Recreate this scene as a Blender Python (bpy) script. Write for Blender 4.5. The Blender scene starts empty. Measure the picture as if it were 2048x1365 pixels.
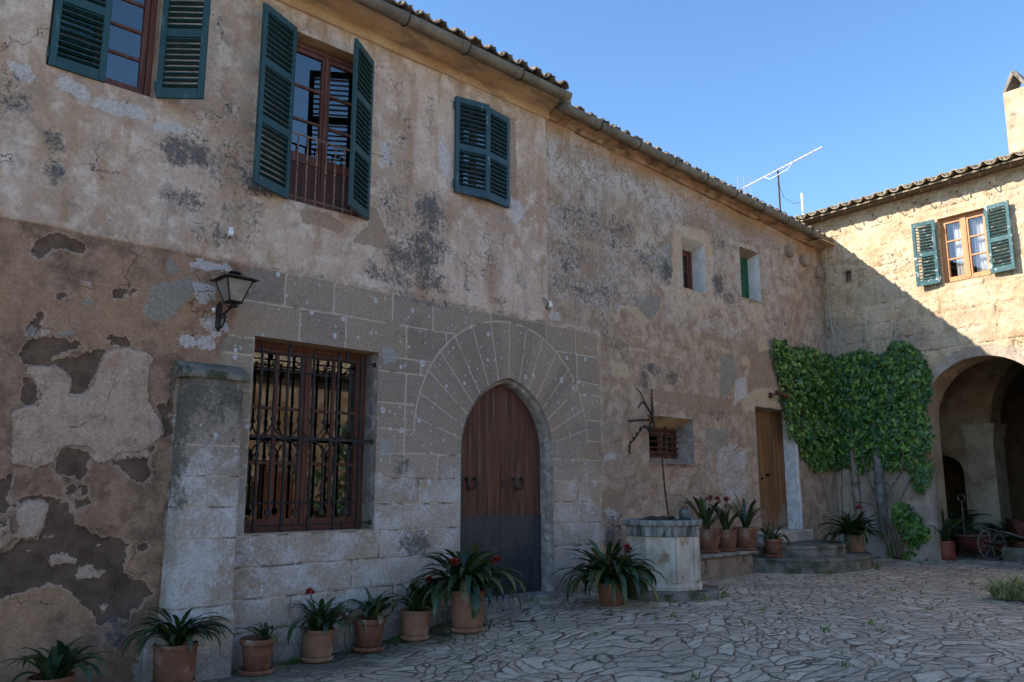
import bpy, math, random
import numpy as np
from mathutils import Vector, Matrix

# ------------------------------------------------------------------ camera, sky, sun
S = bpy.context.scene
col = S.collection
cam = bpy.data.objects.new('camera', bpy.data.cameras.new('camera'))
col.objects.link(cam)
cam.location = (0, -7.689, 1.35)
cam.rotation_euler = (math.radians(90 + 10.28), 0, math.radians(-43.507))
cam.data.sensor_width = 36
cam.data.lens = 28.83
cam.data.clip_end = 1000
S.camera = cam

SUN = Vector((1.25, -1.0, -1.05))          # direction the light travels
EL = math.atan2(1.05, math.hypot(1.25, 1.0))
AZ = math.atan2(-1.25, 1.0)
W = bpy.data.worlds.new('World')
S.world = W
W.use_nodes = True
wn = W.node_tree
sky = wn.nodes.new('ShaderNodeTexSky')
sky.sky_type = 'NISHITA'
sky.sun_disc = False
sky.sun_elevation = EL
sky.sun_rotation = AZ
sky.altitude = 0
sky.air_density = 1.0
sky.dust_density = 0.15
sky.ozone_density = 3.0
bg = wn.nodes['Background']
hs = wn.nodes.new('ShaderNodeHueSaturation'); hs.inputs['Saturation'].default_value = 1.12
wn.links.new(sky.outputs[0], hs.inputs['Color']); wn.links.new(hs.outputs[0], bg.inputs[0])
bg.inputs[1].default_value = 0.118
sun = bpy.data.objects.new('sun', bpy.data.lights.new('sun', 'SUN'))
col.objects.link(sun)
sun.data.energy = 3.8
sun.data.angle = math.radians(0.5)
sun.data.color = (1.0, 0.93, 0.82)
sun.rotation_euler = SUN.to_track_quat('-Z', 'Y').to_euler()
S.view_settings.view_transform = 'Standard'
S.view_settings.look = 'None'
S.view_settings.exposure = 1.36
S.view_settings.gamma = 1.0
S.render.engine = 'CYCLES'
S.cycles.max_bounces = 6; S.cycles.diffuse_bounces = 4; S.cycles.glossy_bounces = 3; S.cycles.transmission_bounces = 3; S.cycles.transparent_max_bounces = 10

rng = random.Random(7)
R = math.radians

# ------------------------------------------------------------------ noise in numpy
_tab = np.random.RandomState(3).rand(256, 256)
def vn(x, y, s=0):
    x = np.asarray(x, float) + s * 17.3; y = np.asarray(y, float) + s * 9.1
    xi = np.floor(x).astype(int); yi = np.floor(y).astype(int)
    u = x - xi; v = y - yi
    u = u * u * (3 - 2 * u); v = v * v * (3 - 2 * v)
    a = _tab[xi & 255, yi & 255]; b = _tab[(xi + 1) & 255, yi & 255]
    c = _tab[xi & 255, (yi + 1) & 255]; d = _tab[(xi + 1) & 255, (yi + 1) & 255]
    return (a * (1 - u) + b * u) * (1 - v) + (c * (1 - u) + d * u) * v
def fbm(x, y, s=0, o=4):
    r = 0; a = .5
    for i in range(o):
        r = r + a * (vn(x, y, s + i) - .5); x = x * 2.03; y = y * 2.03; a *= .5
    return r * 2
def sstep(a, b, x):
    t = np.clip((x - a) / (b - a), 0, 1); return t * t * (3 - 2 * t)
def sdf(poly, X, Z):                         # signed distance, positive inside
    P = np.array(poly, float).reshape(-1, 2); n = len(P)
    d = np.full(X.shape, 1e9); ins = np.zeros(X.shape, bool)
    for i in range(n):
        a = P[i]; b = P[(i + 1) % n]; e = b - a
        wx = X - a[0]; wz = Z - a[1]
        t = np.clip((wx * e[0] + wz * e[1]) / max(1e-9, e @ e), 0, 1)
        d = np.minimum(d, (wx - e[0] * t) ** 2 + (wz - e[1] * t) ** 2)
        if e[1] != 0:
            c = ((a[1] <= Z) != (b[1] <= Z)) & (X < a[0] + (Z - a[1]) / e[1] * e[0])
            ins ^= c
    d = np.sqrt(d)
    return np.where(ins, d, -d)
def patch_field(polys, X, Z, w=.09):         # 0.5 on the outline of the patch
    f = np.zeros(X.shape)
    for p in polys:
        q = np.array(p).reshape(-1, 2)
        m = (X > q[:, 0].min() - w) & (X < q[:, 0].max() + w) & (Z > q[:, 1].min() - w) & (Z < q[:, 1].max() + w)
        if m.any():
            s = np.clip(sdf(p, X[m], Z[m]) / w * .5 + .5, 0, 1)
            f[m] = np.maximum(f[m], s)
    return f

# ------------------------------------------------------------------ mesh helpers
class MB:
    def __init__(s): s.v = []; s.f = []; s.m = []; s.n = 0; s.r = []
    def add(s, V, F, m=0, r=None):
        s.v.extend(tuple(map(float, p)) for p in V); s.f.extend(tuple(i + s.n for i in f) for f in F)
        s.m.extend([m] * len(F)); s.n += len(V)
        s.r.extend([0.5 if r is None else r] * len(V))
    def box(s, x0, x1, y0, y1, z0, z1, M=None, m=0, bev=0.0):
        if bev <= 0:
            V = [(x, y, z) for x in (x0, x1) for y in (y0, y1) for z in (z0, z1)]
            F = [(0, 1, 3, 2), (4, 6, 7, 5), (0, 4, 5, 1), (2, 3, 7, 6), (0, 2, 6, 4), (1, 5, 7, 3)]
        else:
            V = []; b = bev
            for x, sx in ((x0, 1), (x1, -1)):
                for y, sy in ((y0, 1), (y1, -1)):
                    for z, sz in ((z0, 1), (z1, -1)):
                        V += [(x, y + sy * b, z + sz * b), (x + sx * b, y, z + sz * b), (x + sx * b, y + sy * b, z)]
            I = lambda i, j, k, a: ((i * 2 + j) * 2 + k) * 3 + a
            F = []
            for i in (0, 1):
                F.append((I(i,0,0,0), I(i,0,1,0), I(i,1,1,0), I(i,1,0,0)))
                F.append((I(0,i,0,1), I(1,i,0,1), I(1,i,1,1), I(0,i,1,1)))
                F.append((I(0,0,i,2), I(0,1,i,2), I(1,1,i,2), I(1,0,i,2)))
            for i in (0, 1):
                for j in (0, 1):
                    F.append((I(i,j,0,0), I(i,j,1,0), I(i,j,1,1), I(i,j,0,1)))
                    F.append((I(i,0,j,0), I(i,1,j,0), I(i,1,j,2), I(i,0,j,2)))
                    F.append((I(0,i,j,1), I(1,i,j,1), I(1,i,j,2), I(0,i,j,2)))
                    for k in (0, 1): F.append((I(i,j,k,0), I(i,j,k,1), I(i,j,k,2)))
        if M is not None: V = [M @ Vector(p) for p in V]
        s.add(V, F, m)
    def tube(s, pts, rad, seg=8, m=0, cap=True, r=None):
        pts = [Vector(p) for p in pts]; n = len(pts)
        rr = rad if hasattr(rad, '__len__') else [rad] * n
        V = []; F = []; ref = None
        for i, p in enumerate(pts):
            d = (pts[min(i + 1, n - 1)] - pts[max(i - 1, 0)])
            if d.length < 1e-9: d = Vector((0, 0, 1))
            d.normalize()
            if ref is None:
                ref = Vector((0, 0, 1)) if abs(d.z) < .9 else Vector((1, 0, 0))
            a = d.cross(ref)
            if a.length < 1e-4: a = d.cross(Vector((0, 1, 0.3)))
            a.normalize(); b = a.cross(d); ref = b
            for k in range(seg):
                t = 2 * math.pi * k / seg
                V.append(p + (a * math.cos(t) + b * math.sin(t)) * rr[i])
        for i in range(n - 1):
            for k in range(seg):
                k2 = (k + 1) % seg
                F.append((i * seg + k, i * seg + k2, (i + 1) * seg + k2, (i + 1) * seg + k))
        if cap: F.append(tuple(range(seg))[::-1]); F.append(tuple((n - 1) * seg + k for k in range(seg)))
        s.add(V, F, m, r)
    def lathe(s, prof, seg=28, c=(0, 0, 0), m=0, wob=0, rot=0.0):
        V = []; F = []; n = len(prof)
        for (r, z) in prof:
            for k in range(seg):
                t = 2 * math.pi * k / seg + rot
                q = r * (1 + wob * math.sin(3 * t + z * 7))
                V.append((c[0] + q * math.cos(t), c[1] + q * math.sin(t), c[2] + z))
        for i in range(n - 1):
            for k in range(seg):
                k2 = (k + 1) % seg
                F.append((i * seg + k, i * seg + k2, (i + 1) * seg + k2, (i + 1) * seg + k))
        if prof[0][0] > 1e-6: F.append(tuple(range(seg))[::-1])
        if prof[-1][0] > 1e-6: F.append(tuple((n - 1) * seg + k for k in range(seg)))
        s.add(V, F, m)
    def quad(s, a, b, c, d, m=0): s.add([a, b, c, d], [(0, 1, 2, 3)], m)
    def build(s, name, mats, parent=None, smooth=False, local=False, rnd=False):
        me = bpy.data.meshes.new(name)
        me.from_pydata(s.v, [], s.f)
        mats = mats if isinstance(mats, (list, tuple)) else [mats]
        for mm in mats: me.materials.append(mm)
        if len(mats) > 1: me.polygons.foreach_set('material_index', s.m)
        if smooth: me.polygons.foreach_set('use_smooth', [True] * len(s.f))
        if rnd:
            at = me.attributes.new('rnd', 'FLOAT', 'POINT'); at.data.foreach_set('value', s.r)
        me.update()
        return link(name, me, parent, local)
def link(name, me, parent=None, local=False):
    o = bpy.data.objects.new(name, me); col.objects.link(o)
    if parent is not None:
        o.parent = parent
        if not local and parent.type == 'EMPTY':
            o.matrix_parent_inverse = (Matrix.Translation(parent.location)).inverted()
    return o
def thing(name, label, cat, loc=(0, 0, 0), group=None):
    o = bpy.data.objects.new(name, None); col.objects.link(o); o.location = loc
    o.empty_display_size = .2
    tag(o, label, cat, group); return o
def tag(o, label, cat, group=None):
    o['label'] = label; o['category'] = cat
    if group: o['group'] = group
    return o

# ------------------------------------------------------------------ material helpers
class NT:
    def __init__(s, name):
        s.mat = bpy.data.materials.new(name); s.mat.use_nodes = True
        s.t = s.mat.node_tree; s.t.nodes.clear()
        s.out = s.t.nodes.new('ShaderNodeOutputMaterial')
        s.co = s.t.nodes.new('ShaderNodeTexCoord').outputs['Object']
    def n(s, ty): return s.t.nodes.new(ty)
    def set(s, sock, v):
        if isinstance(v, bpy.types.NodeSocket): s.t.links.new(v, sock)
        elif isinstance(v, (tuple, list)) and len(v) == 3 and sock.type == 'RGBA': sock.default_value = (*v, 1)
        else: sock.default_value = v
    def noise(s, sc, det=4, ro=.55, vec=None, dist=0, out='Fac'):
        k = s.n('ShaderNodeTexNoise'); s.set(k.inputs['Vector'], vec if vec is not None else s.co)
        k.inputs['Scale'].default_value = sc; k.inputs['Detail'].default_value = min(det, 3.5)
        k.inputs['Roughness'].default_value = ro; k.inputs['Distortion'].default_value = dist
        return k.outputs[out]
    def vor(s, sc, feat='F1', vec=None, rnd=1, out='Distance'):
        k = s.n('ShaderNodeTexVoronoi'); k.feature = feat; s.set(k.inputs['Vector'], vec if vec is not None else s.co)
        k.inputs['Scale'].default_value = sc; k.inputs['Randomness'].default_value = rnd
        return k.outputs[out]
    def vor2(s, sc, vec=None, feat='F1'):
        k = s.n('ShaderNodeTexVoronoi'); k.feature = feat; s.set(k.inputs['Vector'], vec if vec is not None else s.co)
        k.inputs['Scale'].default_value = sc
        return k.outputs['Distance'], s.sep(k.outputs['Color'])
    def math(s, op, a, b=0.0, c=None, clamp=False):
        k = s.n('ShaderNodeMath'); k.operation = op; k.use_clamp = clamp
        s.set(k.inputs[0], a); s.set(k.inputs[1], b)
        if c is not None: s.set(k.inputs[2], c)
        return k.outputs[0]
    def mr(s, v, a, b, c=0.0, d=1.0, smooth=True):
        k = s.n('ShaderNodeMapRange'); k.interpolation_type = 'SMOOTHSTEP' if smooth else 'LINEAR'
        s.set(k.inputs['Value'], v); k.inputs['From Min'].default_value = a; k.inputs['From Max'].default_value = b
        k.inputs['To Min'].default_value = c; k.inputs['To Max'].default_value = d
        return k.outputs[0]
    def mix(s, f, a, b, mode='MIX'):
        k = s.n('ShaderNodeMix'); k.data_type = 'RGBA'; k.blend_type = mode
        s.set(k.inputs[0], f); s.set(k.inputs[6], a); s.set(k.inputs[7], b)
        return k.outputs[2]
    def attr(s, name):
        k = s.n('ShaderNodeAttribute'); k.attribute_name = name; return k.outputs['Fac']
    def mapping(s, sc=(1, 1, 1), vec=None, rot=(0, 0, 0)):
        k = s.n('ShaderNodeMapping'); s.set(k.inputs[0], vec if vec is not None else s.co)
        k.inputs['Scale'].default_value = sc; k.inputs['Rotation'].default_value = rot; return k.outputs[0]
    def sep(s, vec=None):
        k = s.n('ShaderNodeSeparateXYZ'); s.set(k.inputs[0], vec if vec is not None else s.co); return k.outputs
    def vadd(s, a, b, sc):
        k = s.n('ShaderNodeVectorMath'); k.operation = 'MULTIPLY_ADD'
        s.set(k.inputs[0], b); k.inputs[1].default_value = (sc, sc, sc); s.set(k.inputs[2], a); return k.outputs[0]
    def gray(s, v):
        k = s.n('ShaderNodeCombineColor'); 
        for i in range(3): s.set(k.inputs[i], v)
        return k.outputs[0]
    def bsdf(s, color, rough=.9, bump=None, bstr=.5, bdist=.01, spec=.3, metal=0.0, **kw):
        p = s.n('ShaderNodeBsdfPrincipled')
        s.set(p.inputs['Base Color'], color); s.set(p.inputs['Roughness'], rough)
        s.set(p.inputs['Specular IOR Level'], spec); s.set(p.inputs['Metallic'], metal)
        if bump is not None:
            b = s.n('ShaderNodeBump'); b.inputs['Strength'].default_value = bstr; b.inputs['Distance'].default_value = bdist
            s.set(b.inputs['Height'], bump); s.t.links.new(b.outputs[0], p.inputs['Normal'])
        s.t.links.new(p.outputs[0], s.out.inputs[0]); return s.mat
def simple(name, c1, c2, sc=8, rough=.8, bump=.3, bdist=.01, spec=.3, metal=0.0, stretch=(1, 1, 1), fine=60, c3=None, t3=(.58, .7)):
    n = NT(name); v = n.mapping(stretch)
    a = n.noise(sc, 5, .6, v); f = n.noise(fine, 3, .6, v)
    c = n.mix(n.mr(a, .35, .65), c1, c2)
    if c3 is not None: c = n.mix(n.mr(n.noise(sc * .6, 6, .65, n.vadd(v, v, .7)), t3[0], t3[1]), c, c3)
    c = n.mix(1.0, c, n.gray(n.mr(f, .2, .8, .75, 1.2, False)), 'MULTIPLY')
    return n.bsdf(c, rough, n.math('ADD', a, n.math('MULTIPLY', f, .5)), bump, bdist, spec, metal)

# outlines of peeled and patched plaster on the front wall, in metres (x, z)
PATCH={
'dark':[[1.67,3.39,1.71,3.46,1.85,3.55,1.98,3.54,2.09,3.46,2.08,3.42,1.99,3.42,1.9,3.44,1.82,3.39,1.74,3.3,1.67,3.34],
[1.68,2.53,1.76,2.61,1.88,2.64,1.96,2.63,2.12,2.6,2.09,2.56,1.97,2.51,1.9,2.46,1.95,2.44,2.1,2.5,2.21,2.54,2.28,2.58,2.32,2.57,2.3,2.47,2.28,2.39,2.26,2.31,2.21,2.2,2.16,2.16,2.07,2.15,2.09,2.24,2.08,2.3,2.02,2.35,1.96,2.39,1.7,2.37,1.66,2.43],
[2.33,2.7,2.43,2.73,2.52,2.67,2.62,2.61,2.53,2.63,2.38,2.62],
[1.72,2.26,1.78,2.28,1.81,2.23,1.81,2.14,1.83,2.05,1.74,2.03,1.71,2.08,1.72,2.19],
[1.69,2.66,1.76,2.81,1.79,2.84,1.81,2.81,1.78,2.64,1.74,2.61],
[2.34,3.1,2.39,3.16,2.46,3.15,2.43,3.07,2.36,3.05],
[2.49,3.15,2.55,3.18,2.56,3.12,2.5,3.1],
[1.86,3,1.96,3.02,1.99,3,1.9,2.98],
[2.82,2.12,2.9,2.11,2.95,2.26,2.97,1.85,2.89,1.82,2.85,2.01],
[2.48,1.64,2.55,1.69,2.68,1.68,2.8,1.74,2.82,1.73,2.77,1.64,2.8,1.48,2.79,1.41,2.73,1.4,2.63,1.46,2.55,1.53,2.47,1.58],
[2.01,1.66,2.08,1.7,2.17,1.71,2.28,1.69,2.32,1.66,2.28,1.58,2.26,1.53,2.25,1.46,2.2,1.45,2.14,1.47,2.07,1.47,2.03,1.5],
[2.11,1.34,2.15,1.39,2.2,1.37,2.21,1.32,2.13,1.3],
[2.22,1.39,2.27,1.38,2.29,1.31,2.24,1.29],
[2.19,1.25,2.3,1.27,2.32,1.23,2.22,1.2],
[1.73,1.24,1.77,1.28,1.89,1.3,1.93,1.29,2.06,1.27,2.12,1.22,2.2,1.13,2.2,1.06,2.28,1.04,2.35,0.96,2.53,0.93,2.6,0.93,2.65,0.86,2.63,0.74,2.62,0.64,2.74,0.57,2.84,0.52,2.91,0.45,2.88,0.42,2.79,0.38,2.81,0.34,2.72,0.32,2.7,0.24,2.61,0.27,2.58,0.23,2.47,0.24,2.38,0.35,2.22,0.52,2.08,0.59,1.89,0.55,1.71,0.51,1.56,0.56,1.53,0.86,1.68,0.85,1.76,0.9,1.82,0.96,1.94,0.95,1.99,1.15,2,1.22,1.94,1.26,1.86,1.26,1.78,1.21,1.74,1.2],
[1.54,1.42,1.62,1.42,1.68,1.46,1.74,1.5,1.69,1.44,1.7,1.18,1.64,1.16,1.57,1.18],
[2.74,0.86,2.8,0.87,2.82,0.82,2.76,0.81]],
'pale':[[2.33,2.54,2.38,2.59,2.5,2.61,2.62,2.6,2.72,2.58,2.74,2.52,2.71,2.45,2.72,2.22,2.74,2.13,2.88,1.96,2.89,1.83,2.78,1.76,2.78,1.64,2.46,1.6,2.32,1.57,2.28,1.67,2.08,1.71,1.99,1.57,1.86,1.51,1.77,1.55,1.68,1.54,1.69,1.68,1.65,1.98,1.75,2.03,1.83,2.05,1.87,2.13,1.81,2.2,1.72,2.32,1.72,2.37,1.96,2.39,2.02,2.35,2.08,2.3,2.09,2.24,2.07,2.15,2.16,2.16,2.22,2.2,2.26,2.31,2.28,2.39,2.3,2.47],
[1.76,1.18,1.8,1.25,1.86,1.26,1.94,1.26,2,1.22,1.99,1.15,1.97,0.99,1.89,0.95,1.79,0.96,1.79,1.07],
[1.6,1.07,1.72,1.11,1.76,0.98,1.71,0.9,1.62,0.88],
[2,0.81,2.1,0.82,2.17,0.81,2.27,0.78,2.26,0.73,2.16,0.75,2.07,0.72],
[2.25,0.67,2.37,0.74,2.4,0.67,2.49,0.65,2.44,0.6,2.26,0.61],
[1.84,0.86,1.9,0.85,1.88,0.82,1.85,0.83],
[1.98,0.98,2.04,0.97,2.04,0.95,1.99,0.95],
[2.39,0.9,2.44,0.89,2.43,0.87,2.4,0.87],
[2.47,0.37,2.53,0.37,2.52,0.32,2.48,0.32],
[2.64,0.24,2.69,0.22,2.68,0.2,2.64,0.21],
[2.06,3.17,2.15,3.18,2.18,3.12,2.1,3.1],
[1.78,2.69,1.86,2.69,1.86,2.64,1.8,2.61]],
'cement':[[2.68,3.23,2.83,3.29,3.04,3.37,3.08,3.26,3.04,3.15,2.96,3.07,2.92,2.96,2.76,2.89,2.65,2.9,2.62,3,2.66,3.1],
[2.79,3.49,2.85,3.5,2.92,3.39,2.84,3.36,2.79,3.42],
[2.09,2.97,2.14,3.01,2.2,3,2.16,2.94,2.1,2.94],
[2.21,2.82,2.23,2.85,2.26,2.82,2.23,2.79],
[2.04,2.75,2.08,2.78,2.1,2.76,2.06,2.74],
[1.93,2.67,2,2.71,2.08,2.7,2.06,2.65,1.96,2.64],
[1.69,2.66,1.73,2.71,1.78,2.69,1.76,2.61,1.71,2.61],
[5.24,2.97,5.44,2.94,5.48,2.81,5.3,2.76],
[5.25,1.9,5.44,1.9,5.41,1.71,5.27,1.73],
[10.02,5,10.5,5.05,10.97,5.45,11,4.81,10.68,4.65,10.59,4.82,10.53,4.98,10.08,4.93],
[9.86,4.31,10.64,4.43,10.56,4.2,10.35,3.98,10.23,4.03,9.92,4.22],
[12.33,3.66,12.76,3.75,12.88,3.27,12.2,2.86],
[11.78,2.35,12.47,2.37,12.47,1.98,11.8,1.96]],
'white':[[1.7,4.96,1.76,5,1.97,4.95,2.01,4.86,1.97,4.8,1.9,4.82,1.75,4.87],
[2,4.79,2.07,4.88,2.28,4.92,2.51,4.91,2.53,4.88,2.45,4.78,2.2,4.77],
[2.55,4.78,2.69,4.86,2.84,4.89,2.85,4.8,2.59,4.74],
[1.35,4.97,1.47,4.99,1.55,4.92,1.53,4.86,1.37,4.83],
[3.03,3.53,3.13,3.56,3.4,3.56,3.44,3.5,3.22,3.46,3.03,3.46],
[3.06,3.31,3.18,3.35,3.29,3.3,3.3,3.17,3.16,3.13,3.07,3.19],
[2.96,2.8,3.3,2.82,3.31,2.7,2.95,2.69],
[3.22,3.04,3.42,3.01,3.44,2.89,3.3,2.82,3.17,2.93],
[9.15,1.07,9.25,1.12,9.45,1.03,9.4,0.93,9.24,0.93],
[9.12,1.86,9.34,1.89,9.39,1.78,9.16,1.76],
[9.05,0.74,9.15,0.78,9.19,0.64,9.06,0.65],
[12.76,3.26,13.08,3.33,13.16,3.02,12.84,2.91,12.66,2.72],
[12.1,2.01,12.61,2.16,13.01,2.04,12.93,1.26,12.52,1.1,12.08,1.35],
[8.02,3.77,8.23,3.82,8.24,3.69,8,3.66],
[6.06,5.82,6.24,5.51,6.22,5.27,6.1,5.22,6.01,5.49],
[7.26,5.23,7.46,5.25,7.49,4.99,7.32,4.85],
[5.14,5.41,5.29,5.42,5.3,5.2,5.18,5.14]],
'cream':[[11.04,5.72,11.1,5.75,11.53,5.8,11.96,5.83,12.21,5.77,12.2,5.24,12.11,4.49,12.34,4.72,12.48,4.68,12.6,4.36,12.66,4.29,12.57,4.32,12.38,4.5,12.14,4.48,11.85,4.38,11.84,4.22,11.35,4.28,11.25,4.07,11.03,4.2,10.84,4.43,10.59,4.58,10.86,4.76,10.98,4.78,10.94,4.84,11.03,5.49],
[10.04,5.49,10.2,5.42,10.52,5.44,10.55,5.23,10.51,5.1,10.08,5.01,10.02,5.12],
[9.56,4.41,9.74,4.42,9.8,4.32,9.74,4.23,9.62,4.25,9.56,4.32],
[9.55,4.12,9.8,4.14,9.98,4.15,10.19,4.02,10.32,3.94,10.22,3.9,9.97,3.97,9.79,4.08,9.58,4.05,9.54,3.85,9.48,3.84,9.49,4.03],
[9.69,3.71,10.21,3.68,10.18,3.62,9.72,3.68],
[9.77,3.49,10.33,3.5,10.29,3.46,9.8,3.44],
[10.52,3.48,11.27,3.51,11.23,3.46,10.52,3.45],
[9.29,3.25,9.7,3.22,9.87,3.12,9.81,2.99,9.37,3],
[13.01,5.8,13.11,5.86,13.57,5.9,13.7,5.82,13.56,5.82,13.1,5.76],
[13.33,4.74,13.77,4.8,13.92,4.73,13.9,4.49,13.53,4.4,13.3,4.41],
[13.57,4.05,13.91,4.2,14.15,4.19,14.21,4,13.63,3.85],
[12.97,3.7,13.16,3.74,13.3,3.63,13.22,3.52,12.99,3.52],
[12.3,3.82,12.65,3.78,12.65,3.72,12.33,3.72],
[12.93,2.88,13.37,3.14,13.96,3.22,14.35,3.09,14.66,2.86,13.38,2.86,13.32,2.73,12.99,2.71],
[3.95,4.41,3.94,4.28,3.75,4.22,3.72,4.31,3.8,4.38],
[4.97,5.4,5.15,5.42,5.19,5.25,5.05,5.08,5,5.13]],
'smooth':[[3.63,.935,5.26,.935,5.27,.80,5.1,.79,4.8,.75,4.5,.78,4.2,.74,3.9,.78,3.64,.74],
[8.41,6.37,8.64,6.42,8.97,6.51,9.08,6.44,9.37,6.47,9.82,6.42,10.46,6.51,10.6,6.35,10.27,6.2,10.16,6.14,9.9,6.2,9.82,6.28,9.56,6.25,9.07,6.14,9.06,6.26,8.7,6.2,8.68,6.11,8.51,6.07,8.26,6.15,8.18,6.29],
[11.25,5.77,11.28,6.22,11.86,6.48,13.17,6.45,14.64,6.28,14.81,6.06,14.02,5.9,13.12,5.86,12.45,5.84,11.96,5.77],
[12.92,3.89,13.58,4.09,14.2,3.96,14.4,3.81,14.34,3.3,13.8,3.21,13.25,3.1,13.2,3.4,13.3,3.61],
[11.75,4.05,12.3,4.17,12.31,3.89,11.77,3.86],
[9.07,1.33,9.86,1.44,9.87,1.07,9.34,1.07,9.26,0.93,9.04,0.97],
[5.01,4.58,5.11,4.56,5.3,4.26,5.4,4.23,5.38,4.11,5.04,4.1,4.82,4.09,4.85,4.18,5.03,4.36],
[10.12,2.9,11.61,2.9,12.84,2.91,12.99,2.66,11.88,2.59,10.24,2.72],
[4.15,4.34,4.46,4.36,4.71,4.28,4.66,4.15,4.4,4.18,4.16,4.18],
[7.12,6.41,7.36,6.4,7.4,5.1,7.26,5.07,7.24,6.32]],
}
MOULD=[(2.91,4.61,0.38,0.16,1),(2.8,4.5,0.19,0.07,1),(3.19,4.56,0.59,0.42,0.45),(3.29,5.12,0.24,0.49,0.4),(1.4,4.68,0.17,0.31,0.7),(1.76,4.36,0.11,0.13,0.8),(1.76,4.08,0.1,0.17,0.8),(3.68,4.45,0.25,0.15,1),(3.5,4.64,0.33,0.32,0.6),(2.94,4.13,0.27,0.14,0.7),(3.29,3.85,0.39,0.19,0.6),(3.48,4.1,0.33,0.26,0.5),(5.91,4.68,0.36,0.39,0.9),(5.84,4.22,0.43,0.32,0.9),(5.55,3.97,0.45,0.25,0.9),(5.1,3.83,0.15,0.13,0.9),(5.85,3.84,0.47,0.22,0.8),(5.34,3.84,0.43,0.18,0.7),(5.39,4.62,0.29,0.43,0.55),(5.44,5.2,0.26,0.51,0.35),(6.95,4.31,0.16,0.41,0.55),(6.52,4.09,0.17,0.33,0.4),(7.08,3.79,0.18,0.07,0.6),(5.86,3.6,0.63,0.09,0.6),(6.99,4.66,0.37,0.41,0.3),(8.79,5.28,0.95,0.31,0.6),(9.72,5.26,0.51,0.33,0.6),(9.01,5.06,0.97,0.11,0.5),(8.56,4.7,0.67,0.23,0.6),(8.99,4.25,1.21,0.31,0.5),(8.55,4.21,0.55,0.06,0.8),(8.45,4.49,0.15,0.12,0.8),(10.81,4.86,0.22,0.24,1),(10.35,4.98,0.41,0.34,0.6),(10.13,3.02,0.15,0.17,1),(10.85,3.12,0.19,0.13,1),(10.39,3.2,0.34,0.11,0.7),(12.37,4.92,0.23,0.24,1),(12.68,4.74,0.24,0.17,0.9),(12.44,5.71,0.34,0.19,0.6),(13.42,6.26,0.37,0.2,0.4),(9.54,3.5,0.36,0.15,0.6),(10.84,1.82,0.41,0.16,1),(9.32,0.58,0.25,0.49,0.9),(12.18,2.61,0.41,0.12,0.7),(9.19,3.53,0.16,0.46,0.5),(9.84,5.04,0.79,0.33,0.4),(14.39,4.18,0.39,0.3,0.4),(14.44,4.58,0.4,0.14,0.5),(5.78,0.76,0.29,0.16,1.2),(5.55,1.6,0.17,0.15,0.7),(3.19,2.42,0.3,0.06,1),(2.93,2.36,0.06,0.19,0.8),(3.23,3.18,0.1,0.07,0.6),(2.7,2.66,0.11,0.06,0.4),(5.58,5.56,0.23,0.13,0.3),(5.88,6.08,0.08,0.4,0.4),(2.64,0.2,0.25,0.25,0.5),(2.3,-0.04,0.4,0.24,0.2),]
EFFLO = [7.95,6.29,8.18,6.27,8.26,6.15,8.49,6.05,8.7,6.11,8.7,6.19,9.04,6.26,9.05,6.12,9.57,6.24,9.86,6.26,10.1,6.14,10.48,6.21,10.91,6.24,11.04,6.08,11.34,6.14,11.32,5.87,10.91,5.83,10.47,5.97,9.65,6.03,9.06,5.94,8.88,5.89,8.52,5.98,8.4,5.83,8.18,5.83,8.09,5.93,7.96,6.16]
RUBBLE = [9.2,2.2,10.06,1.72,11.24,1.74,11.58,2.57,12.02,2.43,13.11,2.22,13.2,.66,11.18,.88,9.44,1,9.58,1.64]

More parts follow.
